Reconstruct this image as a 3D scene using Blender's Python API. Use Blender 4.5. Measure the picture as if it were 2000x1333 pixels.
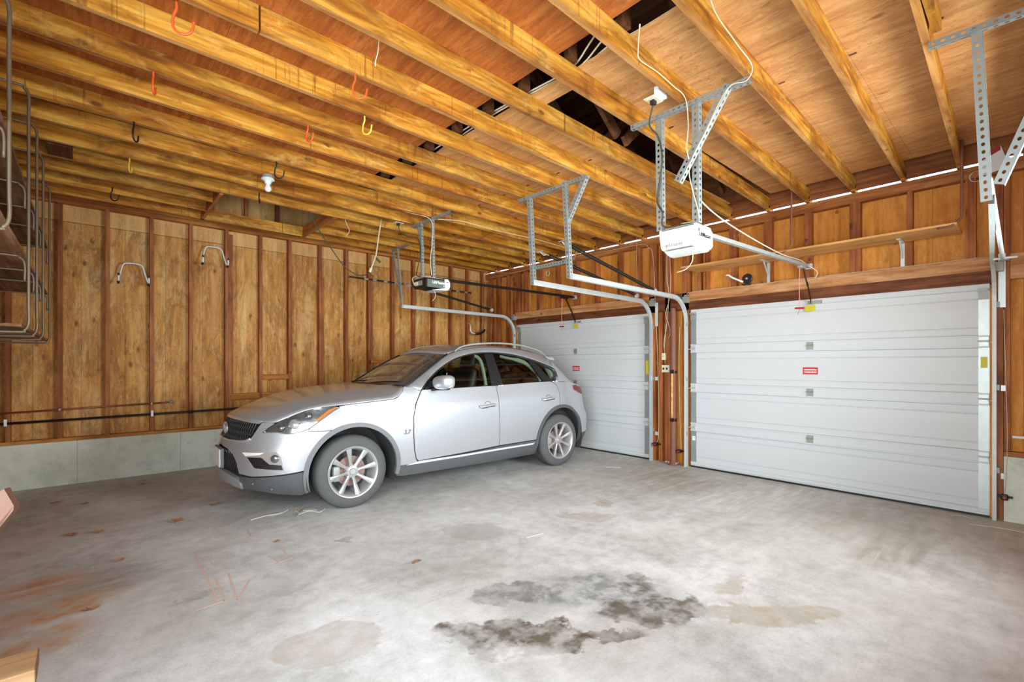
import bpy, bmesh, math, random, bisect
from mathutils import Vector, Matrix
from mathutils.geometry import delaunay_2d_cdt
random.seed(7)
scn = bpy.context.scene
for o in list(bpy.data.objects): bpy.data.objects.remove(o)
COL = scn.collection
PI = math.pi

# ------------------------------------------------------------------ camera
cd = bpy.data.cameras.new('camera'); cam = bpy.data.objects.new('camera', cd); COL.objects.link(cam)
F_PX = 925.4
cd.sensor_width = 36.0; cd.lens = F_PX / 2000 * 36
cd.shift_y = (709.7 - 666.5) / 2000
cd.clip_start = 0.02; cd.clip_end = 200
A = math.radians(41.838)
CAMH = 1.403
cam.location = (0, 0, CAMH)
fwd = Vector((math.sin(A), math.cos(A), 0))
cam.rotation_euler = (-fwd).to_track_quat('Z', 'Y').to_euler()
scn.camera = cam

# ------------------------------------------------------------------ world, daylight, exposure
w = bpy.data.worlds.new('world'); scn.world = w; w.use_nodes = True
nt = w.node_tree; nt.nodes.clear()
wo = nt.nodes.new('ShaderNodeOutputWorld'); wb = nt.nodes.new('ShaderNodeBackground')
sky = nt.nodes.new('ShaderNodeTexSky'); sky.sky_type = 'NISHITA'; sky.sun_disc = False
sky.sun_elevation = math.radians(48); sky.sun_rotation = math.radians(100); sky.air_density = 1.2; sky.dust_density = 3
wb.inputs['Strength'].default_value = 0.55
nt.links.new(sky.outputs[0], wb.inputs[0]); nt.links.new(wb.outputs[0], wo.inputs[0])
scn.view_settings.view_transform = 'Standard'; scn.view_settings.look = 'None'
scn.view_settings.gamma = 1; scn.view_settings.use_curve_mapping = False
scn.view_settings.exposure = 0.0

def area(name, loc, target, sx, sy, power, col=(1, 1, 1)):
    l = bpy.data.lights.new(name, 'AREA'); l.shape = 'RECTANGLE'; l.size = sx; l.size_y = sy
    l.energy = power; l.color = col
    o = bpy.data.objects.new(name, l); COL.objects.link(o); o.location = loc
    d = Vector(target) - Vector(loc); o.rotation_euler = d.to_track_quat('-Z', 'Y').to_euler()
    return o
# daylight through the wide open side doorway behind and right of the photographer
l = area('doorway_daylight', (-0.70, 0.55, 1.60), (4.3, 5.2, 2.0), 3.0, 2.2, 180, (0.88, 0.97, 1.0)); l.data.spread = math.radians(125)
# added fill lamp in front of the closed right hand wall, out of the frame
l = area('side_fill', (3.7, -1.0, 1.75), (2.9, 6.0, 1.75), 2.2, 1.5, 180, (0.88, 0.965, 1.0)); l.data.spread = math.radians(110)
# photographer's flash bounced off a small umbrella beside the camera, aimed up into the joists
area('bounce_flash', (-0.1, -0.55, 1.6), (2.6, 3.2, 3.0), 1.0, 1.0, 15, (0.93, 0.98, 1.0))
# ------------------------------------------------------------------ materials
def srgb(r, g, b):
    f = lambda c: (c/255/12.92 if c/255 <= .04045 else ((c/255+.055)/1.055)**2.4)
    return (f(r), f(g), f(b), 1)
def newmat(name):
    m = bpy.data.materials.new(name); m.use_nodes = True; n = m.node_tree.nodes
    return m, m.node_tree, n['Principled BSDF']
def plain(name, col, rough=.5, metal=0., noise=0., scale=20, coat=0., spec=.5, bump=0.):
    m, t, p = newmat(name)
    p.inputs['Roughness'].default_value = rough; p.inputs['Metallic'].default_value = metal
    p.inputs['Coat Weight'].default_value = coat; p.inputs['Specular IOR Level'].default_value = spec
    tc = t.nodes.new('ShaderNodeTexCoord'); nz = t.nodes.new('ShaderNodeTexNoise')
    nz.inputs['Scale'].default_value = scale; nz.inputs['Detail'].default_value = 4
    t.links.new(tc.outputs['Object'], nz.inputs['Vector'])
    mx = t.nodes.new('ShaderNodeMix'); mx.data_type = 'RGBA'
    mx.inputs[6].default_value = tuple(c*(1-noise) for c in col[:3])+(1,)
    mx.inputs[7].default_value = tuple(min(1, c*(1+noise)) for c in col[:3])+(1,)
    t.links.new(nz.outputs['Fac'], mx.inputs[0]); t.links.new(mx.outputs[2], p.inputs['Base Color'])
    if bump:
        b = t.nodes.new('ShaderNodeBump'); b.inputs['Strength'].default_value = bump; b.inputs['Distance'].default_value = .002
        t.links.new(nz.outputs['Fac'], b.inputs['Height']); t.links.new(b.outputs[0], p.inputs['Normal'])
    return m
def ramp(t, fac, stops):
    r = t.nodes.new('ShaderNodeValToRGB'); e = r.color_ramp.elements
    while len(e) < len(stops): e.new(.5)
    for i, (p, c) in enumerate(stops): e[i].position = p; e[i].color = c if len(c) == 4 else (*c, 1)
    t.links.new(fac, r.inputs[0]); return r.outputs[0]
def math_(t, op, a, b=None, c=None, clamp=False):
    n = t.nodes.new('ShaderNodeMath'); n.operation = op; n.use_clamp = clamp
    for i, v in enumerate((a, b, c)):
        if v is None: continue
        if isinstance(v, (int, float)): n.inputs[i].default_value = v
        else: t.links.new(v, n.inputs[i])
    return n.outputs[0]
def mixc(t, fac, a, b, mode='MIX'):
    n = t.nodes.new('ShaderNodeMix'); n.data_type = 'RGBA'; n.blend_type = mode
    for i, v in ((0, fac), (6, a), (7, b)):
        if isinstance(v, (int, float)): n.inputs[i].default_value = v
        elif isinstance(v, tuple): n.inputs[i].default_value = v
        else: t.links.new(v, n.inputs[i])
    return n.outputs[2]
def noise(t, vec, scale, detail=4, rough=.55, dist=0.):
    n = t.nodes.new('ShaderNodeTexNoise'); n.inputs['Scale'].default_value = scale
    n.inputs['Detail'].default_value = detail; n.inputs['Roughness'].default_value = rough; n.inputs['Distortion'].default_value = dist
    t.links.new(vec, n.inputs['Vector']); return n.outputs['Fac']
def mapping(t, vec, scale=(1, 1, 1), loc=(0, 0, 0)):
    n = t.nodes.new('ShaderNodeMapping'); n.inputs['Scale'].default_value = scale; n.inputs['Location'].default_value = loc
    t.links.new(vec, n.inputs['Vector']); return n.outputs[0]
def wood(name, dark, mid, light, axis='Z', knots=.5, blotch=.5, stain=srgb(70, 35, 18), wash=None, rough=.62, gs=1.0, vary=.25, panel=None, drips=0, soft=0., hseam=None, flecks=0):
    """raw timber: grain stretched along axis, knots, water stains, each object slightly different"""
    m, t, p = newmat(name)
    tc = t.nodes.new('ShaderNodeTexCoord'); oi = t.nodes.new('ShaderNodeObjectInfo')
    off = t.nodes.new('ShaderNodeVectorMath'); off.operation = 'ADD'
    cb = t.nodes.new('ShaderNodeCombineXYZ')
    rnd = math_(t, 'MULTIPLY', oi.outputs['Random'], 37.0)
    for i in range(3): t.links.new(rnd, cb.inputs[i])
    t.links.new(tc.outputs['Object'], off.inputs[0]); t.links.new(cb.outputs[0], off.inputs[1])
    v = off.outputs[0]
    k = 'XYZ'.index(axis)
    s = [26*gs]*3; s[k] = 1.1*gs
    g = noise(t, mapping(t, v, tuple(s)), 1, 5, .6, .6)
    s2 = [5*gs]*3; s2[k] = .9*gs
    g2 = noise(t, mapping(t, v, tuple(s2)), 1, 3, .5, 1.6)
    gg = math_(t, 'ADD', math_(t, 'MULTIPLY', g, .5), math_(t, 'MULTIPLY', g2, .5))
    col = ramp(t, gg, [(.38-soft, dark), (.5, mid), (.61+soft, light)])
    # long darker growth lines
    w_ = t.nodes.new('ShaderNodeTexWave'); w_.wave_type = 'RINGS'; w_.rings_direction = axis
    w_.inputs['Scale'].default_value = 6*gs; w_.inputs['Distortion'].default_value = 9; w_.inputs['Detail'].default_value = 3
    w_.inputs['Detail Scale'].default_value = .8
    s3 = [1.]*3; s3[k] = .18
    t.links.new(mapping(t, v, tuple(s3)), w_.inputs['Vector'])
    col = mixc(t, math_(t, 'MULTIPLY', math_(t, 'POWER', w_.outputs['Fac'], 3), .28), col, dark, 'MIX')
    # knots
    vo = t.nodes.new('ShaderNodeTexVoronoi'); vo.inputs['Scale'].default_value = 1
    s4 = [6.]*3; s4[k] = 3.2
    t.links.new(mapping(t, v, tuple(s4)), vo.inputs['Vector'])
    kn = ramp(t, vo.outputs['Distance'], [(.07, (1, 1, 1, 1)), (.14, (0, 0, 0, 1))])
    sel = math_(t, 'GREATER_THAN', noise(t, mapping(t, v, (2.3, 2.3, 2.3)), 1, 1), .62-knots*.2)
    col = mixc(t, math_(t, 'MULTIPLY', math_(t, 'MULTIPLY', kn, sel), .85), col, stain)
    halo = ramp(t, vo.outputs['Distance'], [(.08, (1, 1, 1, 1)), (.24, (0, 0, 0, 1))])
    col = mixc(t, math_(t, 'MULTIPLY', math_(t, 'MULTIPLY', halo, sel), .3), col, dark)
    # water stains / blotches
    s5 = [3.]*3; s5[k] = 1.3
    b = noise(t, mapping(t, v, tuple(q*1.4 for q in s5), (3, 1, 7)), 1, 9, .72, 1.4)
    col = mixc(t, math_(t, 'MULTIPLY', ramp(t, b, [(.48, (0, 0, 0, 1)), (.62, (1, 1, 1, 1))]), blotch), col, stain)
    if wash:
        b2 = noise(t, mapping(t, v, tuple(q*1.5 for q in s5), (13, 5, 2)), 1.1, 10, .78, 1.2)
        col = mixc(t, math_(t, 'MULTIPLY', ramp(t, b2, [(.54, (0, 0, 0, 1)), (.68, (1, 1, 1, 1))]), .38), col, wash)
    if drips:
        dr = noise(t, mapping(t, v, (34, 34, 1.2) if axis != 'Z' else (3, 3, 30)), 1, 3, .6)
        ms = noise(t, mapping(t, v, (1.4, 1.4, 1.4), (5, 5, 5)), 1, 2, .5)
        k_ = math_(t, 'MULTIPLY', ramp(t, dr, [(.60, (0, 0, 0, 1)), (.66, (1, 1, 1, 1))]), ramp(t, ms, [(.48, (0, 0, 0, 1)), (.60, (1, 1, 1, 1))]))
        col = mixc(t, math_(t, 'MULTIPLY', k_, drips), col, stain)
        fl_ = noise(t, mapping(t, v, (2.0*gs, 14*gs, 14*gs) if axis == 'X' else (14*gs, 2*gs, 14*gs), (9, 2, 2)), 1, 5, .75, 2.2)
        col = mixc(t, math_(t, 'MULTIPLY', ramp(t, fl_, [(.56, (0, 0, 0, 1)), (.66, (1, 1, 1, 1))]), .55), col, dark)
    if panel:   # (axis index, pitch): different sheets / boards differ in tone
        sp = t.nodes.new('ShaderNodeSeparateXYZ'); t.links.new(tc.outputs['Object'], sp.inputs[0])
        ax, pitch, phase = panel
        q = math_(t, 'DIVIDE', math_(t, 'SUBTRACT', sp.outputs[ax], phase), pitch)
        wn = t.nodes.new('ShaderNodeTexWhiteNoise'); wn.noise_dimensions = '1D'
        t.links.new(math_(t, 'FLOOR', q), wn.inputs['W'])
        col = mixc(t, math_(t, 'MULTIPLY', wn.outputs['Value'], .35), col, mixc(t, 1.0, col, (.55, .42, .33, 1), 'MULTIPLY'))
        fr = math_(t, 'FRACT', q)
        ln = math_(t, 'LESS_THAN', fr, .004/pitch)
        col = mixc(t, math_(t, 'MULTIPLY', ln, .75), col, stain)
    if flecks:  # short dark checks and worm tracks in weathered plywood
        s6 = [34.]*3; s6[k] = 7.
        fk = noise(t, mapping(t, v, tuple(s6), (2, 8, 4)), 1, 5, .75, 3.0)
        ms = noise(t, mapping(t, v, (1.8, 1.8, 1.8), (1, 6, 3)), 1, 3, .6)
        col = mixc(t, math_(t, 'MULTIPLY', math_(t, 'MULTIPLY', ramp(t, fk, [(.51, (0, 0, 0, 1)), (.57, (1, 1, 1, 1))]), ramp(t, ms, [(.40, (0, 0, 0, 1)), (.52, (1, 1, 1, 1))])), flecks), col, dark)
        fk2 = noise(t, mapping(t, v, tuple(q*.55 for q in s6), (7, 3, 4)), 1, 7, .8, 2.0)
        col = mixc(t, math_(t, 'MULTIPLY', ramp(t, fk2, [(.52, (0, 0, 0, 1)), (.60, (1, 1, 1, 1))]), flecks*.8), col, light)
    if hseam:   # horizontal joints between sheets, the strip above a little different
        sz = t.nodes.new('ShaderNodeSeparateXYZ'); t.links.new(tc.outputs['Object'], sz.inputs[0])
        up = math_(t, 'GREATER_THAN', sz.outputs[2], hseam)
        col = mixc(t, math_(t, 'MULTIPLY', up, .35), col, light)
        ln2 = math_(t, 'LESS_THAN', math_(t, 'ABSOLUTE', math_(t, 'SUBTRACT', sz.outputs[2], hseam)), .004)
        col = mixc(t, math_(t, 'MULTIPLY', ln2, .8), col, stain)
    hv = t.nodes.new('ShaderNodeHueSaturation')
    t.links.new(math_(t, 'ADD', math_(t, 'MULTIPLY', oi.outputs['Random'], vary), 1-vary/2), hv.inputs['Value'])
    t.links.new(col, hv.inputs['Color']); t.links.new(hv.outputs[0], p.inputs['Base Color'])
    p.inputs['Roughness'].default_value = rough; p.inputs['Specular IOR Level'].default_value = .25
    bp = t.nodes.new('ShaderNodeBump'); bp.inputs['Strength'].default_value = .35; bp.inputs['Distance'].default_value = .003
    t.links.new(gg, bp.inputs['Height']); t.links.new(bp.outputs[0], p.inputs['Normal'])
    return m
M = {}
M['joist'] = wood('joist_timber', srgb(126, 68, 18), srgb(186, 122, 34), srgb(220, 168, 72), 'X', .6, .5, srgb(92, 46, 16), srgb(234, 200, 116), drips=.6, vary=.3, soft=.02)
M['ply_warm'] = wood('ceiling_plywood_warm', srgb(132, 66, 24), srgb(172, 96, 40), srgb(194, 122, 60), 'Y', .35, .3, srgb(100, 44, 18), vary=.05, drips=.3, soft=.08, flecks=.4)
M['ply_pale'] = wood('ceiling_plywood_pale', srgb(166, 108, 58), srgb(204, 150, 92), srgb(224, 176, 118), 'Y', .35, .3, srgb(132, 76, 40), srgb(222, 176, 88), vary=.05, drips=.4, soft=.14, gs=.7, flecks=.5)
M['sheath_left'] = wood('sheathing_left', srgb(164, 102, 40), srgb(220, 158, 80), srgb(242, 200, 134), 'Z', .95, .5, srgb(96, 50, 20), srgb(240, 214, 168), panel=(0, 0.4064, -0.06), gs=.7, soft=.09, hseam=3.06, flecks=.45)
M['sheath_door'] = wood('sheathing_door_wall', srgb(186, 108, 36), srgb(222, 148, 62), srgb(236, 174, 94), 'Z', .5, .25, srgb(124, 64, 26), panel=(1, 0.61, .1), gs=.7, soft=.09, flecks=.35)
M['sheath_back'] = wood('sheathing_back', srgb(150, 92, 30), srgb(188, 126, 52), srgb(208, 154, 84), 'Z', .5, .3)
M['stud'] = wood('stud_timber', srgb(122, 66, 34), srgb(162, 94, 50), srgb(188, 118, 70), 'Z', .45, .3, srgb(70, 34, 18))
M['plate'] = wood('plate_timber_x', srgb(150, 84, 32), srgb(196, 126, 54), srgb(216, 154, 82), 'X', .4, .25, srgb(84, 40, 18))
M['plate_y'] = wood('plate_timber_y', srgb(140, 78, 36), srgb(176, 108, 56), srgb(196, 132, 78), 'Y', .4, .25, srgb(90, 44, 20))
M['header'] = wood('header_timber', srgb(172, 112, 68), srgb(208, 150, 98), srgb(224, 174, 126), 'Y', .5, .3, srgb(110, 62, 34), drips=.3)
M['header_dark'] = wood('header_dark_timber', srgb(84, 44, 24), srgb(110, 62, 36), srgb(132, 80, 50), 'Y', .4, .3, srgb(50, 26, 14))
M['fascia'] = wood('fascia_timber', srgb(110, 58, 26), srgb(142, 82, 42), srgb(160, 100, 56), 'Y', .4, .3)
M['shelf'] = wood('shelf_timber', srgb(190, 128, 66), srgb(220, 162, 96), srgb(232, 182, 120), 'Y', .3, .2)
M['joist_shaded_edge'] = wood('joist_shaded_edge_timber', srgb(146, 92, 44), srgb(184, 128, 68), srgb(206, 154, 94), 'X', .4, .4, srgb(90, 48, 22), vary=.3)  # joist undersides: pinkish tan, with their shade put into the colour
M['rackply'] = wood('rack_plywood', srgb(112, 74, 44), srgb(146, 104, 70), srgb(178, 142, 112), 'Y', .3, .4, srgb(70, 42, 26))
M['lumber'] = wood('loose_lumber', srgb(120, 86, 54), srgb(150, 114, 78), srgb(172, 138, 100), 'X', .2, .2, srgb(130, 84, 50))
M['hardboard'] = plain('brown_hardboard', srgb(98, 66, 50), .7, noise=.08, scale=6)
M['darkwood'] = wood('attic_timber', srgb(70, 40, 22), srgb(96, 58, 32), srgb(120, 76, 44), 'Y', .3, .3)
M['galv'] = plain('galvanised_steel', srgb(206, 212, 210), .42, .35, .14, 14)
M['perf'] = plain('perforated_steel', srgb(148, 156, 154), .5, .3, .12, 14)
M['rod'] = plain('brownish_steel_rod', srgb(128, 112, 92), .45, .4, .12, 14)
M['galv_dull'] = plain('dull_galvanised_steel', srgb(158, 160, 154), .5, .3, .18, 18)
M['chrome'] = plain('bright_metal', srgb(226, 228, 230), .2, .7, .04)
M['door_white'] = plain('white_door_skin', srgb(208, 211, 212), .42, 0., .02, 30, bump=.1)
M['white_plastic'] = plain('white_plastic', srgb(226, 230, 224), .35, 0., .02)
M['cream_plastic'] = plain('cream_plastic', srgb(226, 214, 184), .45, 0., .05)
M['black_plastic'] = plain('black_plastic', srgb(26, 26, 26), .45, 0., .1)
M['black_metal'] = plain('black_metal', srgb(38, 30, 26), .4, .3, .15)
M['grey_plastic'] = plain('dark_grey_trim', srgb(92, 94, 96), .55, 0., .06, 30)
M['green_panel'] = plain('grey_green_panel', srgb(96, 108, 98), .4, 0., .06)
M['copper'] = plain('aged_copper', srgb(150, 96, 62), .45, .6, .2)
M['black_iron'] = plain('black_iron_pipe', srgb(46, 34, 30), .55, .3, .2)
M['white_cable'] = plain('white_cable', srgb(212, 198, 170), .5, 0., .05)
M['dark_cable'] = plain('dark_cable', srgb(58, 58, 44), .5, 0., .1)
M['orange_rubber'] = plain('orange_vinyl', srgb(226, 86, 40), .4, 0., .05)
M['yellow_rubber'] = plain('yellow_vinyl', srgb(226, 190, 70), .4, 0., .05)
M['red'] = plain('red_plastic', srgb(170, 30, 34), .45, 0., .05)
M['pink_cord'] = plain('pink_cord', srgb(226, 150, 140), .6, 0., .05)
M['red_label'] = plain('red_label', srgb(206, 52, 60), .5, 0., .03)
M['yellow_label'] = plain('yellow_label', srgb(214, 196, 40), .5, 0., .06)
M['paper'] = plain('white_paper', srgb(232, 228, 222), .7, 0., .03)
M['rust_pipe'] = plain('brown_painted_pipe', srgb(128, 80, 62), .6, 0., .25, 12)
M['bulb'] = plain('frosted_bulb', srgb(240, 240, 225), .2, 0., .01)
M['leaf'] = plain('dry_leaf', srgb(150, 108, 76), .8, 0., .35, 60)
M['straw'] = plain('dry_straw', srgb(206, 196, 172), .8, 0., .15, 40)
M['chalk'] = plain('faint_orange_marking', srgb(204, 176, 158), .9, 0., .08, 40)
RUST = srgb(190, 138, 92); OIL = srgb(88, 74, 56); DK = srgb(124, 124, 122); TAN = srgb(166, 150, 124); PALE = srgb(214, 212, 208)
FLOOR_STAINS = [  # x, y, rx, ry, rotation, colour, strength, softness
 (5.2, 2.2, 1.7, 4.2, 0, srgb(160, 152, 134), .45, .8), (-.2, 4.15, .3, .22, .5, RUST, .9, .6), (-.15, 3.75, .32, .2, .4, RUST, .95, .5), (-.2, 3.35, .3, .16, .4, RUST, .8, .5), (.0, 3.95, .2, .3, .5, TAN, .6, .6),  # first entry: broad brown-grey tone over the slab by the doors
 (.15, 4.05, .25, .3, .5, srgb(120, 104, 96), .5, .7), (2.32, 1.85, .62, .36, -.6, DK, .9, .5), (1.95, 2.15, .28, .12, -.5, srgb(104, 100, 94), .7, .15),
 (1.62, 1.8, .40, .17, -.75, OIL, .9, .12), (1.60, 1.66, .26, .11, -.75, PALE, .95, .5), (1.98, 1.5, .26, .07, -.7, OIL, .75, .2), (2.42, 1.47, .34, .17, -.65, OIL, .85, .15), (2.62, 1.72, .2, .1, .2, OIL, .6, .25),
 (2.85, 1.0, .42, .1, -.75, TAN, .7, .2), (3.0, 1.3, .2, .09, .3, TAN, .6, .3), (.92, 2.38, .3, .17, -.2, srgb(170, 156, 142), .6, .1),
 (3.42, 2.78, .34, .12, -.8, srgb(166, 146, 124), .6, .2), (3.85, 2.95, .14, .1, 0, srgb(150, 124, 98), .6, .2), (2.4, 3.15, .3, .18, -.6, srgb(152, 146, 136), .5, .15),
 (5.3, 3.2, .8, .8, 0, srgb(140, 118, 90), .45, .6), (.9, 3.1, .18, .06, .3, DK, .4, .5), (.45, 3.35, .1, .07, 0, DK, .6, .3), (.56, 3.38, .07, .04, 0, DK, .5, .3), (1.5, 3.7, .08, .05, 0, DK, .6, .2),
 (4.4, .7, .5, .35, 0, srgb(126, 98, 66), .35, .6)]
def concrete(name, base, lo, hi, floor=False):
    m, t, p = newmat(name)
    tc = t.nodes.new('ShaderNodeTexCoord'); v = tc.outputs['Object']
    n1 = noise(t, mapping(t, v), 1.3, 8, .62, .6); n2 = noise(t, mapping(t, v), 9, 6, .6); n3 = noise(t, mapping(t, v), 60, 4, .7)
    f = math_(t, 'ADD', math_(t, 'MULTIPLY', n1, .45), math_(t, 'ADD', math_(t, 'MULTIPLY', n2, .33), math_(t, 'MULTIPLY', n3, .22)))
    col = ramp(t, f, [(.34, lo), (.5, base), (.64, hi)])
    # pits and specks
    vo = t.nodes.new('ShaderNodeTexVoronoi'); vo.inputs['Scale'].default_value = 7 if not floor else 12
    t.links.new(v, vo.inputs['Vector'])
    pit = ramp(t, vo.outputs['Distance'], [(.03, (1, 1, 1, 1)), (.07, (0, 0, 0, 1))])
    sel = math_(t, 'GREATER_THAN', noise(t, mapping(t, v), 3, 1), .52)
    col = mixc(t, math_(t, 'MULTIPLY', math_(t, 'MULTIPLY', pit, sel), .5), col, srgb(84, 78, 68))
    if floor:
        sp = t.nodes.new('ShaderNodeSeparateXYZ')
        wn = t.nodes.new('ShaderNodeTexNoise'); wn.inputs['Scale'].default_value = 3.2; wn.inputs['Detail'].default_value = 6; wn.inputs['Roughness'].default_value = .65
        t.links.new(v, wn.inputs['Vector'])
        wv = t.nodes.new('ShaderNodeVectorMath'); wv.operation = 'SUBTRACT'; wv.inputs[1].default_value = (.5, .5, .5)
        t.links.new(wn.outputs['Color'], wv.inputs[0])
        wm = t.nodes.new('ShaderNodeVectorMath'); wm.operation = 'SCALE'; wm.inputs['Scale'].default_value = .5
        t.links.new(wv.outputs[0], wm.inputs[0])
        wa = t.nodes.new('ShaderNodeVectorMath'); wa.operation = 'ADD'
        t.links.new(v, wa.inputs[0]); t.links.new(wm.outputs[0], wa.inputs[1])
        t.links.new(wa.outputs[0], sp.inputs[0])
        # broad discolouration: browner patches spread by noise
        br = ramp(t, noise(t, mapping(t, v, loc=(4, 2, 0)), .8, 5, .6, .4), [(.42, (0, 0, 0, 1)), (.62, (1, 1, 1, 1))])
        col = mixc(t, math_(t, 'MULTIPLY', br, .35), col, srgb(158, 148, 130))
        # sweeping streaks
        st = noise(t, mapping(t, v, (.7, 5, 1)), 2.2, 6, .65, .5)
        col = mixc(t, math_(t, 'MULTIPLY', ramp(t, st, [(.55, (0, 0, 0, 1)), (.7, (1, 1, 1, 1))]), .25), col, lo)
        for (cx, cy, rx, ry, rot, c, k, soft) in FLOOR_STAINS:
            dx = math_(t, 'SUBTRACT', sp.outputs[0], cx); dy = math_(t, 'SUBTRACT', sp.outputs[1], cy)
            cr, sr = math.cos(rot), math.sin(rot)
            a_ = math_(t, 'ADD', math_(t, 'MULTIPLY', dx, cr/rx), math_(t, 'MULTIPLY', dy, sr/rx))
            b_ = math_(t, 'ADD', math_(t, 'MULTIPLY', dx, -sr/ry), math_(t, 'MULTIPLY', dy, cr/ry))
            d_ = math_(t, 'SQRT', math_(t, 'ADD', math_(t, 'MULTIPLY', a_, a_), math_(t, 'MULTIPLY', b_, b_)))
            mk_ = ramp(t, d_, [(max(0, 1-soft), (1, 1, 1, 1)), (1.0, (0, 0, 0, 1))])
            tex = ramp(t, st if soft > .5 else n2, [(.38, (.25, .25, .25, 1)), (.6, (1, 1, 1, 1))])
            col = mixc(t, math_(t, 'MULTIPLY', math_(t, 'MULTIPLY', mk_, tex), k), col, c)
    t.links.new(col, p.inputs['Base Color'])
    p.inputs['Roughness'].default_value = .62 if floor else .85; p.inputs['Specular IOR Level'].default_value = .3
    b = t.nodes.new('ShaderNodeBump'); b.inputs['Strength'].default_value = .25; b.inputs['Distance'].default_value = .004
    t.links.new(f, b.inputs['Height']); t.links.new(b.outputs[0], p.inputs['Normal'])
    return m
RUST = srgb(176, 112, 62); OIL = srgb(112, 98, 78); DK = srgb(122, 122, 120); TAN = srgb(168, 152, 128)

# ------------------------------------------------------------------ geometry helpers
ORG = {}
def tag(o, label, cat, group=None, kind=None):
    if label: o['label'] = label
    if cat: o['category'] = cat
    if group: o['group'] = group
    if kind: o['kind'] = kind
    return o
def thing(name, label, cat, loc=(0, 0, 0), rotz=0, group=None):
    o = bpy.data.objects.new(name, None); COL.objects.link(o); o.empty_display_size = .1
    o.location = loc; o.rotation_euler = (0, 0, rotz); ORG[o.name] = Vector(loc)
    return tag(o, label, cat, group)
def mk(name, bm, mat, parent=None, smooth=False, local=False, auto=None, solid=None, bevel=None):
    """one mesh object; geometry is given in world coordinates unless local"""
    if parent is not None and not local: bmesh.ops.translate(bm, verts=bm.verts, vec=-ORG[parent.name])
    me = bpy.data.meshes.new(name); bm.to_mesh(me); bm.free()
    for m in (mat if isinstance(mat, (list, tuple)) else [mat]): me.materials.append(m if not isinstance(m, str) else M[m])
    if smooth: me.polygons.foreach_set('use_smooth', [True]*len(me.polygons))
    if smooth and auto: me.set_sharp_from_angle(angle=math.radians(auto))
    o = bpy.data.objects.new(name, me); COL.objects.link(o)
    if parent is not None: o.parent = parent; ORG[o.name] = ORG[parent.name]
    else: ORG[o.name] = Vector((0, 0, 0))
    if bevel:
        b = o.modifiers.new('bevel', 'BEVEL'); b.width = bevel; b.segments = 2; b.limit_method = 'ANGLE'
    if solid:
        s = o.modifiers.new('solid', 'SOLIDIFY'); s.thickness = solid; s.offset = -1
    return o
def struct(name, bm, mat, parent=None, **k):
    o = mk(name, bm, mat, parent, **k)
    if parent is None: o['kind'] = 'structure'
    return o
def recentre(o):
    """give a lone mesh its origin at its own base"""
    me = o.data; n = len(me.vertices)
    lo = Vector([min(v.co[i] for v in me.vertices) for i in range(3)]); hi = Vector([max(v.co[i] for v in me.vertices) for i in range(3)])
    c = Vector(((lo.x+hi.x)/2, (lo.y+hi.y)/2, lo.z)); me.transform(Matrix.Translation(-c)); o.location = c; ORG[o.name] = c
    return o
def box(bm, x0, x1, y0, y1, z0, z1):
    v = [bm.verts.new((x, y, z)) for x in (x0, x1) for y in (y0, y1) for z in (z0, z1)]
    for f in ((0, 1, 3, 2), (4, 6, 7, 5), (0, 4, 5, 1), (2, 3, 7, 6), (0, 2, 6, 4), (1, 5, 7, 3)): bm.faces.new([v[i] for i in f])
    return bm
def BX(*a):
    bm = bmesh.new(); return box(bm, *a)
def bar(bm, p0, p1, w, h, up=(0, 0, 1)):
    """rectangular bar from p0 to p1, w across, h along up"""
    p0, p1 = Vector(p0), Vector(p1); d = (p1-p0).normalized(); u = Vector(up); s = d.cross(u).normalized(); u = s.cross(d).normalized()
    v = [bm.verts.new(p+s*a*w/2+u*b*h/2) for p in (p0, p1) for a, b in ((-1, -1), (1, -1), (1, 1), (-1, 1))]
    for f in ((3, 2, 1, 0), (4, 5, 6, 7), (0, 1, 5, 4), (1, 2, 6, 5), (2, 3, 7, 6), (3, 0, 4, 7)): bm.faces.new([v[i] for i in f])
    return bm
def spline(pts, n=6):
    P = [Vector(p) for p in pts]
    if len(P) < 3: return P
    P = [P[0]*2-P[1]]+P+[P[-1]*2-P[-2]]; out = []
    for i in range(1, len(P)-2):
        for k in range(n):
            t = k/n; a, b, c, d = P[i-1:i+3]
            out.append(.5*((2*b)+(-a+c)*t+(2*a-5*b+4*c-d)*t*t+(-a+3*b-3*c+d)*t**3))
    return out+[P[-2]]
def tube(bm, pts, r, n=8, smooth=0, cap=True):
    P = spline(pts, smooth) if smooth else [Vector(p) for p in pts]
    R = r if isinstance(r, (list, tuple)) else [r]*len(P)
    if len(R) != len(P): R = [R[min(int(i*len(R)/len(P)), len(R)-1)] for i in range(len(P))]
    rings = []; prev = None
    for i, p in enumerate(P):
        d = (P[min(i+1, len(P)-1)]-P[max(i-1, 0)]).normalized()
        if prev is None: a = d.cross(Vector((0, 0, 1)) if abs(d.z) < .9 else Vector((1, 0, 0))).normalized()
        else: a = (prev-d*prev.dot(d)).normalized()
        prev = a; b = d.cross(a)
        rings.append([bm.verts.new(p+(a*math.cos(t)+b*math.sin(t))*R[i]) for t in [2*PI*k/n for k in range(n)]])
    for i in range(len(rings)-1):
        for k in range(n): bm.faces.new((rings[i][k], rings[i][(k+1) % n], rings[i+1][(k+1) % n], rings[i+1][k]))
    if cap: bm.faces.new(rings[0][::-1]); bm.faces.new(rings[-1])
    return bm
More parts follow.
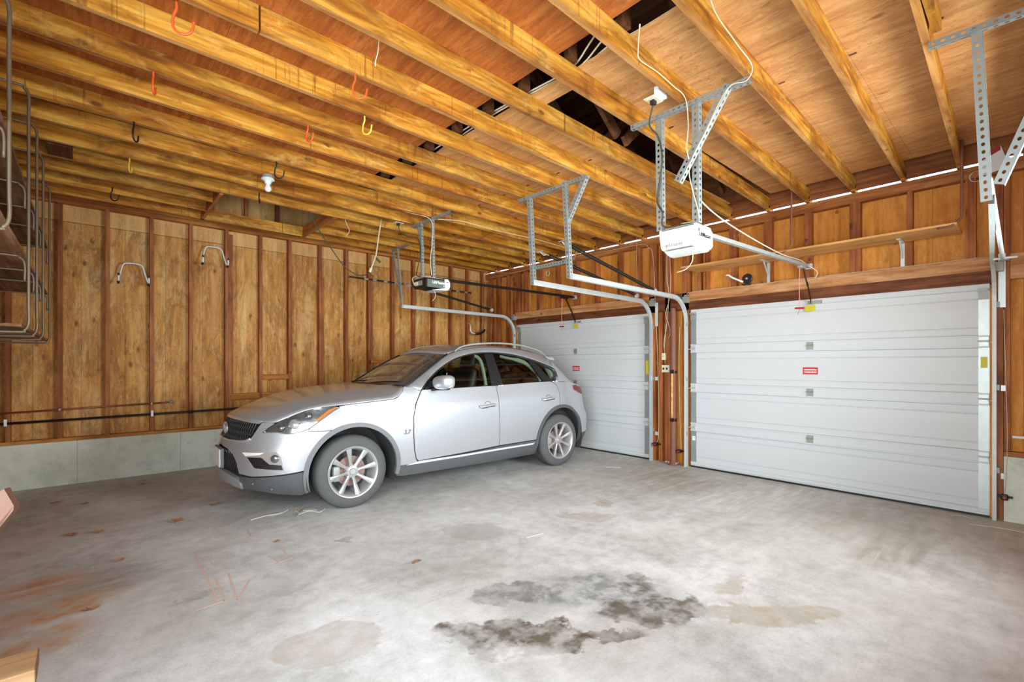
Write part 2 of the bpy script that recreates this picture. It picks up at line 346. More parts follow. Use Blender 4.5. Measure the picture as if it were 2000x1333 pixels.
def lathe(bm, prof, c=(0, 0, 0), axis='Z', n=32, close=False):
    """prof: (r, h) list revolved about an axis through c"""
    c = Vector(c); ax = {'X': (Vector((0, 1, 0)), Vector((0, 0, 1)), Vector((1, 0, 0))), 'Y': (Vector((0, 0, 1)), Vector((1, 0, 0)), Vector((0, 1, 0))), 'Z': (Vector((1, 0, 0)), Vector((0, 1, 0)), Vector((0, 0, 1)))}[axis]
    rings = []
    for r, h in prof:
        if r < 1e-6: rings.append([bm.verts.new(c+ax[2]*h)]); continue
        rings.append([bm.verts.new(c+(ax[0]*math.cos(t)+ax[1]*math.sin(t))*r+ax[2]*h) for t in [2*PI*k/n for k in range(n)]])
    for i in range(len(rings)-1+(1 if close else 0)):
        a, b = rings[i], rings[(i+1) % len(rings)]
        for k in range(n):
            k2 = (k+1) % n
            if len(a) == 1 and len(b) == 1: continue
            if len(a) == 1: bm.faces.new((a[0], b[k2], b[k]))
            elif len(b) == 1: bm.faces.new((a[k], a[k2], b[0]))
            else: bm.faces.new((a[k], a[k2], b[k2], b[k]))
    return bm
def prism(bm, pts, vec):
    """closed polygon pts (3-D, planar) extruded by vec"""
    a = [bm.verts.new(p) for p in pts]; b = [bm.verts.new(Vector(p)+Vector(vec)) for p in pts]; n = len(a)
    bm.faces.new(a[::-1]); bm.faces.new(b)
    for i in range(n): bm.faces.new((a[i], a[(i+1) % n], b[(i+1) % n], b[i]))
    return bm
def fixn(bm): bmesh.ops.recalc_face_normals(bm, faces=bm.faces); return bm
def rbox(bm, c, s, r=.02, seg=3, rot=None):
    """rounded box centred c, size s"""
    b2 = bmesh.new(); box(b2, -s[0]/2, s[0]/2, -s[1]/2, s[1]/2, -s[2]/2, s[2]/2)
    bmesh.ops.recalc_face_normals(b2, faces=b2.faces)
    bmesh.ops.bevel(b2, geom=list(b2.edges), offset=min(r, min(s)*.49), segments=seg, affect='EDGES', profile=.5)
    mt = Matrix.Translation(c) @ (rot.to_4x4() if rot else Matrix.Identity(4))
    idx = {}
    for v in b2.verts: idx[v.index] = bm.verts.new(mt @ v.co)
    for f in b2.faces:
        try: bm.faces.new([idx[v.index] for v in f.verts])
        except ValueError: pass
    b2.free(); return bm
def holestrip(bm, p0, p1, wdir, w=.034, pitch=.04, r=.0085, t=.0025):
    """perforated steel flange from p0 to p1, width w along wdir (two skins)"""
    p0, p1 = Vector(p0), Vector(p1); L = (p1-p0).length; d = (p1-p0)/L; wd = Vector(wdir); wd = (wd-d*wd.dot(d)).normalized()
    nn = d.cross(wd).normalized(); n = max(1, int(L/pitch)); ph = L/n
    for side in (-1, 1):
        o = p0+nn*side*t/2
        for i in range(n):
            c = o+d*ph*(i+.5)+wd*w/2
            dirs = [(math.cos(a), math.sin(a)) for a in [PI/4*k for k in range(8)]]
            def outer(k):
                a, b = dirs[k]; s = 1/max(abs(a), abs(b)); return c+d*a*s*ph/2+wd*b*s*w/2
            inn = [bm.verts.new(c+d*a*r*1.25+wd*b*r) for a, b in dirs]; out = [bm.verts.new(outer(k)) for k in range(8)]
            for k in range(8):
                f = (inn[k], out[k], out[(k+1) % 8], inn[(k+1) % 8]); bm.faces.new(f if side > 0 else f[::-1])
    return bm
def angle_iron(bm, p0, p1, a, b, w=.034, w2=None):
    holestrip(bm, p0, p1, a, w); holestrip(bm, p0, p1, b, w2 or w); return bm
def text_mesh(txt, size, mat, name, parent, loc, right, up, extrude=.001, local=False, bold=0.0, shear=0.):
    c = bpy.data.curves.new(name, 'FONT'); c.body = txt; c.size = size; c.extrude = extrude; c.offset = bold; c.shear = shear
    c.align_x = 'CENTER'; c.align_y = 'CENTER'
    o = bpy.data.objects.new('tmp', c); COL.objects.link(o); dg = bpy.context.evaluated_depsgraph_get()
    me = bpy.data.meshes.new_from_object(o.evaluated_get(dg)); bpy.data.objects.remove(o)
    R = Vector(right).normalized(); U = Vector(up).normalized(); N = R.cross(U)
    mt = Matrix(((R.x, U.x, N.x, loc[0]), (R.y, U.y, N.y, loc[1]), (R.z, U.z, N.z, loc[2]), (0, 0, 0, 1)))
    me.transform(mt)
    if parent is not None and not local: me.transform(Matrix.Translation(-ORG[parent.name]))
    me.materials.clear(); me.materials.append(M[mat] if isinstance(mat, str) else mat)
    q = bpy.data.objects.new(name, me); COL.objects.link(q)
    if parent is not None: q.parent = parent; ORG[q.name] = ORG[parent.name]
    return q
ORD = ['', 'first', 'second', 'third', 'fourth', 'fifth', 'sixth', 'seventh', 'eighth', 'ninth', 'tenth', 'eleventh', 'twelfth', 'thirteenth', 'fourteenth', 'fifteenth', 'sixteenth', 'seventeenth', 'eighteenth', 'nineteenth', 'twentieth', 'twenty-first', 'twenty-second']
# ================================================================== the garage shell
WY, DX = 7.61, 6.17           # sheathing planes: left wall, door wall
SY, SX = 7.52, 6.08           # faces of the studs
BXW, RY = -0.86, -1.05        # back wall, right wall
ZJ, ZC = 3.235, 3.375         # underside of joists, underside of ceiling sheets
M['floor'] = concrete('slab_concrete', srgb(206, 205, 202), srgb(163, 162, 158), srgb(230, 229, 226), True)
M['conc'] = concrete('footing_concrete', srgb(214, 219, 202), srgb(180, 186, 168), srgb(232, 234, 222))
struct('floor', BX(BXW-.3, DX+.6, RY-.2, WY+.2, -.12, 0), 'floor')
# left wall: sheathing, footing
struct('wall_left', BX(BXW-.2, DX+.04, WY, WY+.02, .5, 4.35), 'sheath_left')
bm = bmesh.new()
for x0, x1 in ((BXW-.2, -.092), (-.09, .90), (.902, 2.1), (2.102, 3.4), (3.402, 4.7), (4.702, DX)): box(bm, x0, x1, SY-.02, WY+.1, 0, .5)
struct('trim_1', bm, 'conc')
# door wall sheathing with the two door openings
D1, D2 = (3.80, 6.64), (.30, 3.18)      # y ranges of left and right doors
DT = 2.13
bm = bmesh.new()
for y0, y1, z0, z1 in ((RY, D2[0]+.03, .0, 3.2), (D2[0]+.03, D2[1]-.03, DT-.03, 3.2), (D2[1]-.03, D1[0]+.03, 0, 3.2), (D1[0]+.03, D1[1]-.03, DT-.03, 3.2), (D1[1]-.03, WY, 0, 3.2)):
    box(bm, DX, DX+.02, y0, y1, z0, z1)
struct('wall_front', bm, 'sheath_door')
bm = bmesh.new(); box(bm, SX-.02, DX+.1, RY, .222, 0, .575); box(bm, SX, DX+.1, D1[1]+.1, WY, 0, .02)
struct('trim_2', bm, 'conc')
# back wall with the wide open doorway the daylight enters by, right wall
bm = bmesh.new()
box(bm, BXW-.02, BXW, 2.35, WY, 0, 4.3); box(bm, BXW-.02, BXW, RY, 2.35, 2.75, 4.3); box(bm, BXW-.02, BXW, RY, -.95, 0, 2.75)
struct('wall_back', bm, 'sheath_back')
struct('wall_right', BX(BXW, DX+.02, RY-.02, RY, 0, 4.3), 'sheath_back')
# ------------------------------------------------------------------ ceiling sheets (slot and open bay left as in the place)
def jy(i_y0, x): return i_y0 + .028*(x-2.5)
JY = [-.87, -.45, -.03, .39, .80, 1.215, 1.645, 2.06, 2.505, 2.92, 3.34, 3.79, 4.19, 4.66, 5.07, 5.49, 5.90, 6.31, 6.74, 7.14]
bm = bmesh.new()
xs = [BXW, .62, 2.238]
for a, b in zip(xs, xs[1:]):
    for y0, y1 in ((RY, 1.43), (1.432, 3.87), (3.872, 5.93)): box(bm, a+.002, b, y0, y1, ZC, ZC+.012)
box(bm, BXW, 1.04, 5.932, WY, ZC, ZC+.012)
struct('ceiling', bm, 'ply_warm')
bm = bmesh.new()
by0, by1 = JY[7]+.04, JY[8]+.06
for y0, y1 in ((RY, by0-.0), (by1, 5.93)):
    ys = [y0]+[y for y in (-.4, .82, 1.24, 3.33, 4.55) if y0 < y < y1]+[y1]
    for a, b in zip(ys, ys[1:]): box(bm, 2.44, 2.604, a+.0015, b, ZC, ZC+.012)
    for x0, x1 in ((2.607, 3.179), (3.182, 4.395), (4.398, 5.2), (5.203, 5.915)):
        for a, b in zip(ys, ys[1:]): box(bm, x0, x1, a+.0015, b, ZC, ZC+.012)
box(bm, 2.44, 2.604, by0, by1, ZC, ZC+.012); box(bm, 2.42, 5.915, 5.93, WY, ZC, ZC+.012)
o = struct('ceiling', bm, 'ply_pale')
# attic above: roof slopes and gable seen only through the slot
bm = bmesh.new()
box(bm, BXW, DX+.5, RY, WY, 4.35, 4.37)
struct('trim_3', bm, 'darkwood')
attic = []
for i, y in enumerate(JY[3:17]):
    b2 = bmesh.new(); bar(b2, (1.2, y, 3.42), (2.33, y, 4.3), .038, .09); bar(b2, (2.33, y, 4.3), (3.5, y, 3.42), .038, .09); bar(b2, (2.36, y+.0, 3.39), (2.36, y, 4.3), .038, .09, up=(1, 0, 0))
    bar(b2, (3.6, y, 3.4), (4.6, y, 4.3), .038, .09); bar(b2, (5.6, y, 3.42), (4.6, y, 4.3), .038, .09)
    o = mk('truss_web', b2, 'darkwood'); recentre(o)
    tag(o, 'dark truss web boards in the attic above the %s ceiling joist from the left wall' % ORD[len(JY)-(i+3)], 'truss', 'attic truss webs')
# ------------------------------------------------------------------ joists, each its own board
NJ = len(JY)
jn = 0
for i, y in enumerate(JY):
    k = NJ - i      # counted from the left wall
    def brd(bm, x0, x1, dy=0., z0=ZJ, z1=ZC-.001):
        y0, y1 = jy(y, x0)+dy, jy(y, x1)+dy
        v = [bm.verts.new(p) for p in ((x0, y0, z0), (x0, y0+.038, z0), (x0, y0+.038, z1), (x0, y0, z1), (x1, y1, z0), (x1, y1+.038, z0), (x1, y1+.038, z1), (x1, y1, z1))]
        for f in ((3, 2, 1, 0), (4, 5, 6, 7), (0, 1, 5, 4), (1, 2, 6, 5), (2, 3, 7, 6), (3, 0, 4, 7)): bm.faces.new([v[q] for q in f])
    bm = bmesh.new()
    nose = 5.98
    if k in (1, 2):     # trimmed around the attic hatch
        if k == 1: brd(bm, BXW, nose)
        else: brd(bm, BXW, 1.06); brd(bm, 2.36, nose)
    elif k in (3,):
        brd(bm, BXW, 1.06); brd(bm, 2.36, nose)
    elif i == 9:
        brd(bm, BXW, .70); brd(bm, .712, nose)
    else: brd(bm, BXW, nose)
    # rounded tail resting on the plate
    y1 = jy(y, nose)
    pts = [(nose, ZC-.001), (nose, ZJ)]+[(nose+.09*math.sin(a), ZJ+.05*(1-math.cos(a))) for a in (.4, .8, 1.2, 1.57)]+[(nose+.09, ZC-.001)]
    prism(bm, [(px, y1, pz) for px, pz in pts], (0, .038, 0))
    box(bm, 6.03, 6.168, y1, y1+.038, 3.2165, 3.28)
    fixn(bm)
    bm.normal_update()
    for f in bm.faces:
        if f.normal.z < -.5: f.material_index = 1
    o = mk('ceiling_joist', bm, ['joist', 'joist_shaded_edge'])
    lab = {1: 'ceiling joist running tight along the left wall plate', NJ-2: 'pale yellow ceiling joist nearest the right edge of the photo'}.get(k, 'yellowed timber ceiling joist, %s from the left wall' % ORD[k])
    tag(o, lab, 'joist', 'ceiling joists')
# hatch headers
o = mk('hatch_header', BX(1.065, 1.103, 5.94, 7.15, ZJ-.0, ZC), 'plate_y'); recentre(o); tag(o, 'short trimmer board on the near left side of the attic hatch', 'board', 'attic hatch frame')
o = mk('hatch_header', BX(2.318, 2.356, 5.94, 7.15, ZJ-.0, ZC), 'plate_y'); recentre(o); tag(o, 'short trimmer board on the far right side of the attic hatch', 'board', 'attic hatch frame')
o = mk('hatch_stile', BX(1.105, 2.316, 7.14, 7.178, ZJ, ZC), 'plate'); recentre(o); tag(o, 'long trimmer board of the attic hatch beside the left wall', 'board', 'attic hatch frame')
bm = bmesh.new(); box(bm, -.26, -.10, 5.53, 5.90, 3.24, 3.37)
o = mk('blocking', bm, 'darkwood'); recentre(o); tag(o, 'short dark board nailed up between joists above the wire rack', 'board')
# patch board nailed to joist, upper right of view
yy = jy(JY[3], 3.0)
bm = bmesh.new(); box(bm, 2.2, 3.50, yy-.038, yy-.001, ZJ+.0, ZC-.02)
o = mk('sister_board', bm, 'joist'); recentre(o); tag(o, 'short pale board nailed beside the joist above the right galvanised hanger', 'board')
# frieze boards between joist tails and the plate on the door wall
bm = bmesh.new(); box(bm, 6.085, 6.11, RY, WY, 3.243, 4.36)
struct('trim_4', bm, 'fascia')
# plates
bm = bmesh.new(); box(bm, SX, DX, RY, WY, 3.178, 3.216); box(bm, SX, DX, RY, WY, 3.11, 3.176)
struct('trim_5', bm, 'plate_y')
bm = bmesh.new(); box(bm, BXW, SX, SY, WY, 3.254, 3.30); box(bm, BXW, SX, SY, WY, 3.303, 3.345)
struct('trim_6', bm, 'plate')
struct('trim_7', BX(BXW, SX, SY+.0, WY, .5, .538), 'plate')
# ------------------------------------------------------------------ studs of the left wall
LX = [-.669, -.257, .157, .584, 1.0, 1.415, 1.842, 2.243, 2.692, 3.114, 3.506, 3.936, 4.35, 4.76, 5.165, 5.56, 5.93]
for i, x in enumerate(LX):
    bm = BX(x, x+.04, SY, WY, .538, 3.254)
    if i == 8: box(bm, x+.045, x+.075, SY+.01, WY, .538, 2.75)
    if i == 5: box(bm, x+.042, x+.10, SY+.04, WY, .538, 3.2)
    if i == 10: box(bm, x+.045, x+.08, SY+.01, WY, .538, 2.9)
    o = mk('wall_stud', bm, 'stud'); recentre(o)
    tag(o, 'reddish brown timber stud on the left wall, %s from the left end' % ORD[i+1], 'stud', 'studs of the left wall')
for x in (1.25, 1.66, 2.07):     # gable studs seen through the hatch
    o = mk('gable_stud', BX(x, x+.04, SY, WY, 3.346, 4.3), 'stud'); recentre(o)
    tag(o, 'gable stud seen through the attic hatch, %s from the left' % ORD[[1.25, 1.66, 2.07].index(x)+1], 'stud', 'studs behind the attic hatch')
# nailed blocks between the studs
for (x0, x1, z0, z1, lab) in ((1.457, 2.24, .89, .975, 'long horizontal block between studs just above the car bonnet'), (1.885, 2.24, 1.165, 1.238, 'short horizontal block between studs above the car bonnet'), (3.55, 3.934, 1.40, 1.47, 'short horizontal block between studs behind the car roof')):
    o = mk('wall_block', BX(x0, x1, SY+.002, WY, z0, z1), 'plate'); recentre(o); tag(o, lab, 'board')
# studs above and beside the doors
SYS = [(.85, .89, 'short'), (1.275, 1.37, 's'), (1.73, 1.80, 's'), (2.15, 2.235, 's'), (2.56, 2.65, 's'), (2.93, 2.97, 's'), (3.03, 3.10, 's'), (3.97, 4.01, 's'), (4.30, 4.36, 's'), (4.74, 4.80, 's'), (5.16, 5.24, 's'), (5.60, 5.66, 's'), (6.02, 6.11, 's'), (6.42, 6.47, 's'), (6.60, 6.66, 's')]
for i, (y0, y1, _) in enumerate(SYS):
    o = mk('cripple_stud', BX(SX+.002, DX, y0, y1, 2.36, 3.11), 'stud'); recentre(o)
    side = 'right' if y0 < 3.2 else 'left'
    n_ = sum(1 for a in SYS if (a[0] < 3.2) == (y0 < 3.2) and a[0] >= y0)
    tag(o, 'short stud above the %s garage door, %s counted from its left end' % (side, ORD[n_]), 'stud', 'short studs above the %s door' % side)
for i, (y0, y1, z0, lab) in enumerate(((3.70, 3.80, 0, 'full height stud at the right edge of the left garage door'), (3.60, 3.64, 0, 'second stud right of the left garage door'), (3.465, 3.545, 0, 'orange brown stud behind the electric boxes between the doors'), (3.19, 3.285, 0, 'full height stud at the left edge of the right garage door'),
        (.226, .27, 0, 'post at the right edge of the right garage door'), (.184, .222, .62, 'darker stud just right of the post beside the right garage door'), (6.68, 6.77, 0, 'full height stud at the left edge of the left garage door'), (6.92, 6.96, 0, 'stud left of the left garage door'), (7.2, 7.26, 0, 'stud beside the corner of the two walls'), (7.44, 7.50, 0, 'corner stud where the two walls meet'), (.40, .47, 2.36, 'stud above the right end of the right garage door'), (-.42, -.38, .62, 'stud on the door wall near the right corner'))):
    o = mk('wall_stud', BX(SX+(.0 if i not in (1,) else .02), DX, y0, y1, z0, 3.11), 'stud'); recentre(o); tag(o, lab, 'stud', 'tall studs of the door wall')
# headers
for nm, (y0, y1) in (('left', (3.80, 6.68)), ('right', (.27, 3.19))):
    o = mk('door_header', BX(SX-.012, DX, y0, y1, 2.24, 2.36), 'header'); recentre(o); tag(o, 'light brown header beam above the %s garage door' % nm, 'beam', 'door headers')
    o = mk('door_header', BX(SX-.002, DX, y0, y1, DT-.005, 2.239), 'header_dark'); recentre(o); tag(o, 'dark lower header board just above the %s garage door' % nm, 'beam', 'door headers')
o = mk('door_header', BX(SX+.01, DX-.03, RY, .183, 2.15, 2.375), 'header'); recentre(o); tag(o, 'light rail board right of the right door post', 'beam')
o = mk('door_header', BX(SX+.0, DX-.06, 3.19, 3.80, 2.13, 2.36), 'header_dark'); recentre(o); tag(o, 'dark header board between the two garage doors', 'beam')
struct('trim_8', BX(SX, DX, RY, .222, .577, .615), 'plate_y')
bm = BX(SX, DX, 6.64, 6.68, 0, DT+.2)
struct('trim_9', bm, 'header')

# ================================================================== garage doors
def garage_door(name, label, y0, y1, yc, label_group):
    t = thing(name, label, 'garage door', (6.13, (y0+y1)/2, 0))
    xin = 6.10                     # inside face
    H4 = .5275
    for k in range(4):
        z0 = .02+k*H4; z1 = z0+H4-.0002
        prof = [(0, z0), (.0, z0+.0)]
        pts = []
        def P(dx, z): pts.append((xin+dx, z))
        P(.04, z0); P(-.012, z0); P(-.012, z0+.05); P(.004, z0+.058)
        P(.004, z0+.118); P(.010, z0+.122); P(.010, z0+.127); P(0, z0+.131) if k > 0 else P(0, z0+.131)
        P(-.002, z0+.30); P(0, z1-.145); P(.010, z1-.141); P(.010, z1-.136); P(.004, z1-.132)
        P(.004, z1-.065); P(-.012, z1-.055); P(-.012, z1); P(.04, z1)
        bm = bmesh.new(); prism(bm, [(x, y0+.012, z) for x, z in pts], (0, y1-y0-.024, 0)); fixn(bm)
        s = mk('door_section', bm, 'door_white', t)
        # end stiles
        for (a, b, sd) in ((y0+.012, y0+.085, 'r'), (y1-.085, y1-.012, 'l')):
            bm = bmesh.new(); box(bm, xin-.006, xin+.002, a, b, z0+.052, z1-.058)
            if k == 3: pass
            mk('end_stile', bm, 'galv' if (sd == 'r' and y0 < 1) else 'perf', s)
        for (a) in (y0+.05, y1-.05, yc):
            if k == 0: break
            bm = bmesh.new()
            box(bm, xin-.02, xin-.013, a-.032, a+.032, z0-.045, z0-.006); box(bm, xin-.02, xin-.013, a-.032, a+.032, z0+.008, z0+.045)
            tube(bm, [(xin-.024, a-.036, z0+.001), (xin-.024, a+.036, z0+.001)], .008, 8)
            if a != yc: tube(bm, [(xin-.034, a-.03, z0-.012), (xin-.034, a+(.075 if a > yc else -.075), z0-.012)], .005, 6)
            mk('hinge', bm, 'galv' if a != yc else 'galv_dull', t)
        if k > 0:
            bm = bmesh.new(); box(bm, xin-.024, xin-.0125, y0+.012, y1-.012, z0+.040, z0+.052); box(bm, xin-.024, xin-.0125, y0+.012, y1-.012, z0-.058, z0-.046)
            mk('strut', bm, 'door_white', t)
    bm = bmesh.new(); box(bm, xin-.02, xin-.0125, y0+.02, y1-.02, .022, .04)
    mk('bottom_rail', bm, 'galv', t)
    bm = bmesh.new(); box(bm, xin-.016, xin+.035, y0+.012, y1-.012, .0005, .02)
    mk('bottom_seal', bm, 'black_plastic', t)
    for a in (y0+.05, y1-.05):
        bm = bmesh.new(); box(bm, xin-.03, xin-.013, a-.04, a+.04, 2.055, 2.085); tube(bm, [(xin-.034, a-.03, 2.07), (xin-.034, a+(.06 if a > yc else -.06), 2.07)], .006, 6); box(bm, xin-.026, xin-.013, a-.035, a+.035, 1.985, 2.05)
        mk('top_bracket', bm, 'galv_dull', t)
    bm = bmesh.new(); box(bm, xin-.026, xin-.012, yc-.12, yc+.02, 2.07, 2.105); box(bm, xin-.05, xin-.026, yc-.03, yc-.02, 2.065, 2.10)
    mk('operator_bracket', bm, 'galv_dull', t)
    mk('caution_label', BX(xin-.0145, xin-.012, yc-.05, yc+.05, 1.99, 2.055), 'yellow_label', t)
    l = mk('warning_label', BX(xin-.005, xin-.0025, yc-.075, yc+.075, 1.275, 1.355), 'red_label', t)
    mk('label_text_bar', BX(xin-.0065, xin-.005, yc-.062, yc+.062, 1.322, 1.332), 'paper', l)
    text_mesh('WARNING', .026, 'paper', 'label_lettering', l, (xin-.0058, yc, 1.30), (0, -1, 0), (0, 0, 1), .0006, bold=.001)
    ys = y0+.06 if y0 < 1 else y0+.055
    mk('caution_label', BX(xin-.0095, xin-.007, ys-.035, ys+.01, 1.24 if y0 > 1 else 1.36, 1.44 if y0 > 1 else 1.46), 'yellow_label', t)
    if y0 < 1: mk('inspection_sticker', BX(xin-.0085, xin-.0065, y1-.075, y1-.03, .36, .42), 'paper', t)
    return t
garage_door('garage_door', 'white sectional garage door on the left, partly hidden behind the car', D1[0], D1[1], 5.2, 1)
garage_door('garage_door', 'white sectional garage door on the right, fully in view', D2[0], D2[1], 1.744, 2)
# daylight gaps need an outside: apron and bright sky behind are the world; a gravel apron outside
struct('trim_10', BX(DX+.6, DX+9, -6, 14, -.12, -.1), 'conc')

# ------------------------------------------------------------------ tracks
def track(label, yt, side, x0=3.67, y0=None, zt=2.275, R=.32):
    """C-section galvanised track; side=+1 opens to +y"""
    y0 = yt if y0 is None else y0
    t = thing('door_track', label, 'track', (6.02, yt, 0), group='garage door tracks')
    path = [(x0, zt+.02)]
    xb = 6.045-R
    path += [(xb-.6, zt+.005), (xb, zt)]
    for k in range(1, 9):
        a = PI/2*k/8; path.append((xb+R*math.sin(a), zt-R+R*math.cos(a)))
    path += [(6.045, .9), (6.045, .0)]
    # section: web + two lips (in the y / normal frame)
    bm = bmesh.new()
    def yat(x): return y0+(yt-y0)*min(1, max(0, (x-x0)/(xb-x0)))
    sec = [(.028*side, .026), (.0, .03), (0, -.03), (.028*side, -.026)]
    sec2 = [(.028*side, .022), (.004*side, .026), (.004*side, -.026), (.028*side, -.022)]
    rings = []
    for i, (x, z) in enumerate(path):
        xa, za = path[max(i-1, 0)]; xb_, zb_ = path[min(i+1, len(path)-1)]
        L = math.hypot(xb_-xa, zb_-za); nx, nz = -(zb_-za)/L, (xb_-xa)/L
        rings.append([bm.verts.new((x+nx*h, yat(x)+yy_, z+nz*h)) for yy_, h in sec+sec2[::-1]])
    for a, b in zip(rings, rings[1:]):
        for k in range(8): bm.faces.new((a[k], a[(k+1) % 8], b[(k+1) % 8], b[k]))
    bm.faces.new(rings[0][::-1]); bm.faces.new(rings[-1]); fixn(bm)
    mk('rail', bm, 'galv', t)
    for z, g in ((.42, .05), (1.16, .05), (1.9, .05)):
        bm = bmesh.new(); box(bm, 6.045, SX, yt-.018, yt+.018, z, z+.05)
        mk('jamb_bracket', bm, 'galv_dull', t)
    bm = bmesh.new(); box(bm, 6.0, 6.078, yt-.045, yt+.02, 2.22, 2.30); tube(bm, [(5.98, yt-.02, 2.31), (5.98, yt-.08, 2.31)], .012, 8)
    mk('flag_bracket', bm, 'galv_dull', t)
    return t
track('galvanised track at the left side of the left garage door', 6.70, -1)
track('galvanised track at the right side of the left garage door', 3.735, 1)
track('galvanised track at the left side of the right garage door', 3.225, -1)
track('galvanised track at the right side of the right garage door', .265, 1, y0=.165)
# strike plates
bm = bmesh.new(); box(bm, SX-.008, SX-.002, 3.655, 3.70, 1.93, 2.27)
for z in (1.97, 2.1, 2.2): tube(bm, [(SX-.014, 3.678, z), (SX-.006, 3.678, z)], .01, 8)
o = mk('flag_plate', bm, 'galv'); recentre(o); tag(o, 'white metal strap plate on the post right of the left door', 'bracket')
bm = bmesh.new(); box(bm, SX-.012, SX-.002, .210, .256, 1.90, 2.38)
for z in (1.94, 2.06, 2.18, 2.3): tube(bm, [(SX-.018, .233, z), (SX-.01, .233, z)], .008, 8)
o = mk('flag_plate', bm, 'galv'); recentre(o); tag(o, 'long pale metal plate on the post right of the right door', 'bracket')
for z, lb in ((1.155, 'upper small galvanised clip on the post right of the right door'), (.37, 'lower small galvanised clip on the post right of the right door')):
    o = mk('clip', BX(SX-.012, SX-.001, .205, .24, z, z+.05), 'galv'); recentre(o); tag(o, lb, 'clip')
for z, lb in ((1.155, 'upper small galvanised clip on the post right of the left door'), (.37, 'lower small galvanised clip on the post right of the left door')):
    o = mk('clip', BX(SX-.01, SX-.001, 3.655, 3.70, z, z+.05), 'galv'); recentre(o); tag(o, lb, 'clip')
# photo-eye sensors
def sensor(y, z, lab):
    t = thing('photo_eye', lab, 'sensor', (6.04, y, z), group='door safety sensors')
    bm = bmesh.new(); rbox(bm, (6.02, y, z), (.05, .045, .05), .01); mk('housing', bm, 'black_plastic', t)
    mk('bracket', BX(6.03, 6.079, y-.05, y+.06, z-.008, z+.008), 'black_metal', t)
    bm = bmesh.new(); lathe(bm, [(0, -.03), (.012, -.03), (.012, -.02), (0, -.02)], (6.02, y+.0, z), 'X', 10); mk('lens', bm, 'red', t)
sensor(3.66, .25, 'black photo eye sensor low beside the right edge of the left door'); sensor(3.30, .20, 'black photo eye sensor low beside the left edge of the right door'); sensor(.215, .22, 'black photo eye sensor low beside the right edge of the right door')

# ------------------------------------------------------------------ perforated hangers
def hanger(label, parts, loc, vw=.046):
    t = thing('track_hanger', label, 'hanger', loc, group='perforated steel hangers')
    for p0, p1, a, b in parts:
        ww = .034
        if abs(p0[2]-p1[2]) > .3:
            ww = vw; a = (0, 1, 0); p0 = (p0[0], p0[1]-ww*.5, p0[2]); p1 = (p1[0], p1[1]-ww*.5, p1[2])
        bm = bmesh.new(); angle_iron(bm, p0, p1, a, b, ww); mk('perforated_angle', bm, 'perf', t)
    return t
zt_ = ZJ-.002
hanger('short perforated hanger nearest the left wall, holding the far left track', [((3.638, 6.97, zt_-.034), (3.626, 6.44, zt_-.034), (0, 0, 1), (1, 0, 0)), ((3.625, 6.77, zt_), (3.675, 6.705, 2.28), (0, -1, 0), (1, 0, 0)), ((3.64, 6.95, zt_-.02), (3.675, 6.75, 2.45), (0, -1, 0), (1, 0, 0))], (3.64, 6.7, zt_), .026)
hanger('tall perforated hanger frame in the middle holding two door tracks', [((3.585, 3.905, zt_-.034), (3.60, 2.935, zt_-.034), (0, 0, 1), (1, 0, 0)), ((3.58, 3.735, zt_), (3.67, 3.765, 2.27), (0, -1, 0), (1, 0, 0)), ((3.56, 3.20, zt_), (3.66, 3.225, 2.27), (0, -1, 0), (1, 0, 0)), ((3.60, 2.96, zt_-.01), (3.615, 3.225, 2.82), (0, 1, 0), (1, 0, 0)), ((3.68, 3.745, 2.44), (3.665, 3.20, 2.435), (0, 0, 1), (1, 0, 0))], (3.6, 3.5, zt_))
hanger('perforated hanger at the top right of the view holding the right track', [((3.572, .43, zt_-.034), (3.60, -.40, zt_-.034), (0, 0, 1), (1, 0, 0)), ((3.59, .235, zt_), (3.66, .20, 2.29), (0, -1, 0), (1, 0, 0)), ((3.60, -.155, zt_-.02), (3.655, .155, 2.36), (0, 1, 0), (1, 0, 0))], (3.6, .1, zt_))
hanger('perforated hanger above the left opener motor', [((3.205, 5.567, zt_-.034), (3.227, 4.704, zt_-.034), (0, 0, 1), (1, 0, 0)), ((3.20, 5.35, zt_), (3.22, 5.35, 2.475), (0, -1, 0), (1, 0, 0)), ((3.205, 5.09, zt_), (3.22, 5.09, 2.475), (0, -1, 0), (1, 0, 0)), ((3.22, 5.46, zt_-.02), (3.225, 5.35, 2.85), (0, -1, 0), (1, 0, 0))], (3.2, 5.2, zt_), .03)
hanger('perforated hanger above the white right opener motor', [((3.112, 2.108, zt_-.034), (3.134, 1.233, zt_-.034), (0, 0, 1), (1, 0, 0)), ((3.125, 1.88, zt_), (3.17, 1.895, 2.385), (0, -1, 0), (1, 0, 0)), ((3.135, 1.60, zt_), (3.17, 1.615, 2.385), (0, -1, 0), (1, 0, 0)), ((3.10, 1.37, zt_-.02), (3.06, 1.70, 2.66), (0, 1, 0), (1, 0, 0))], (3.1, 1.7, zt_))

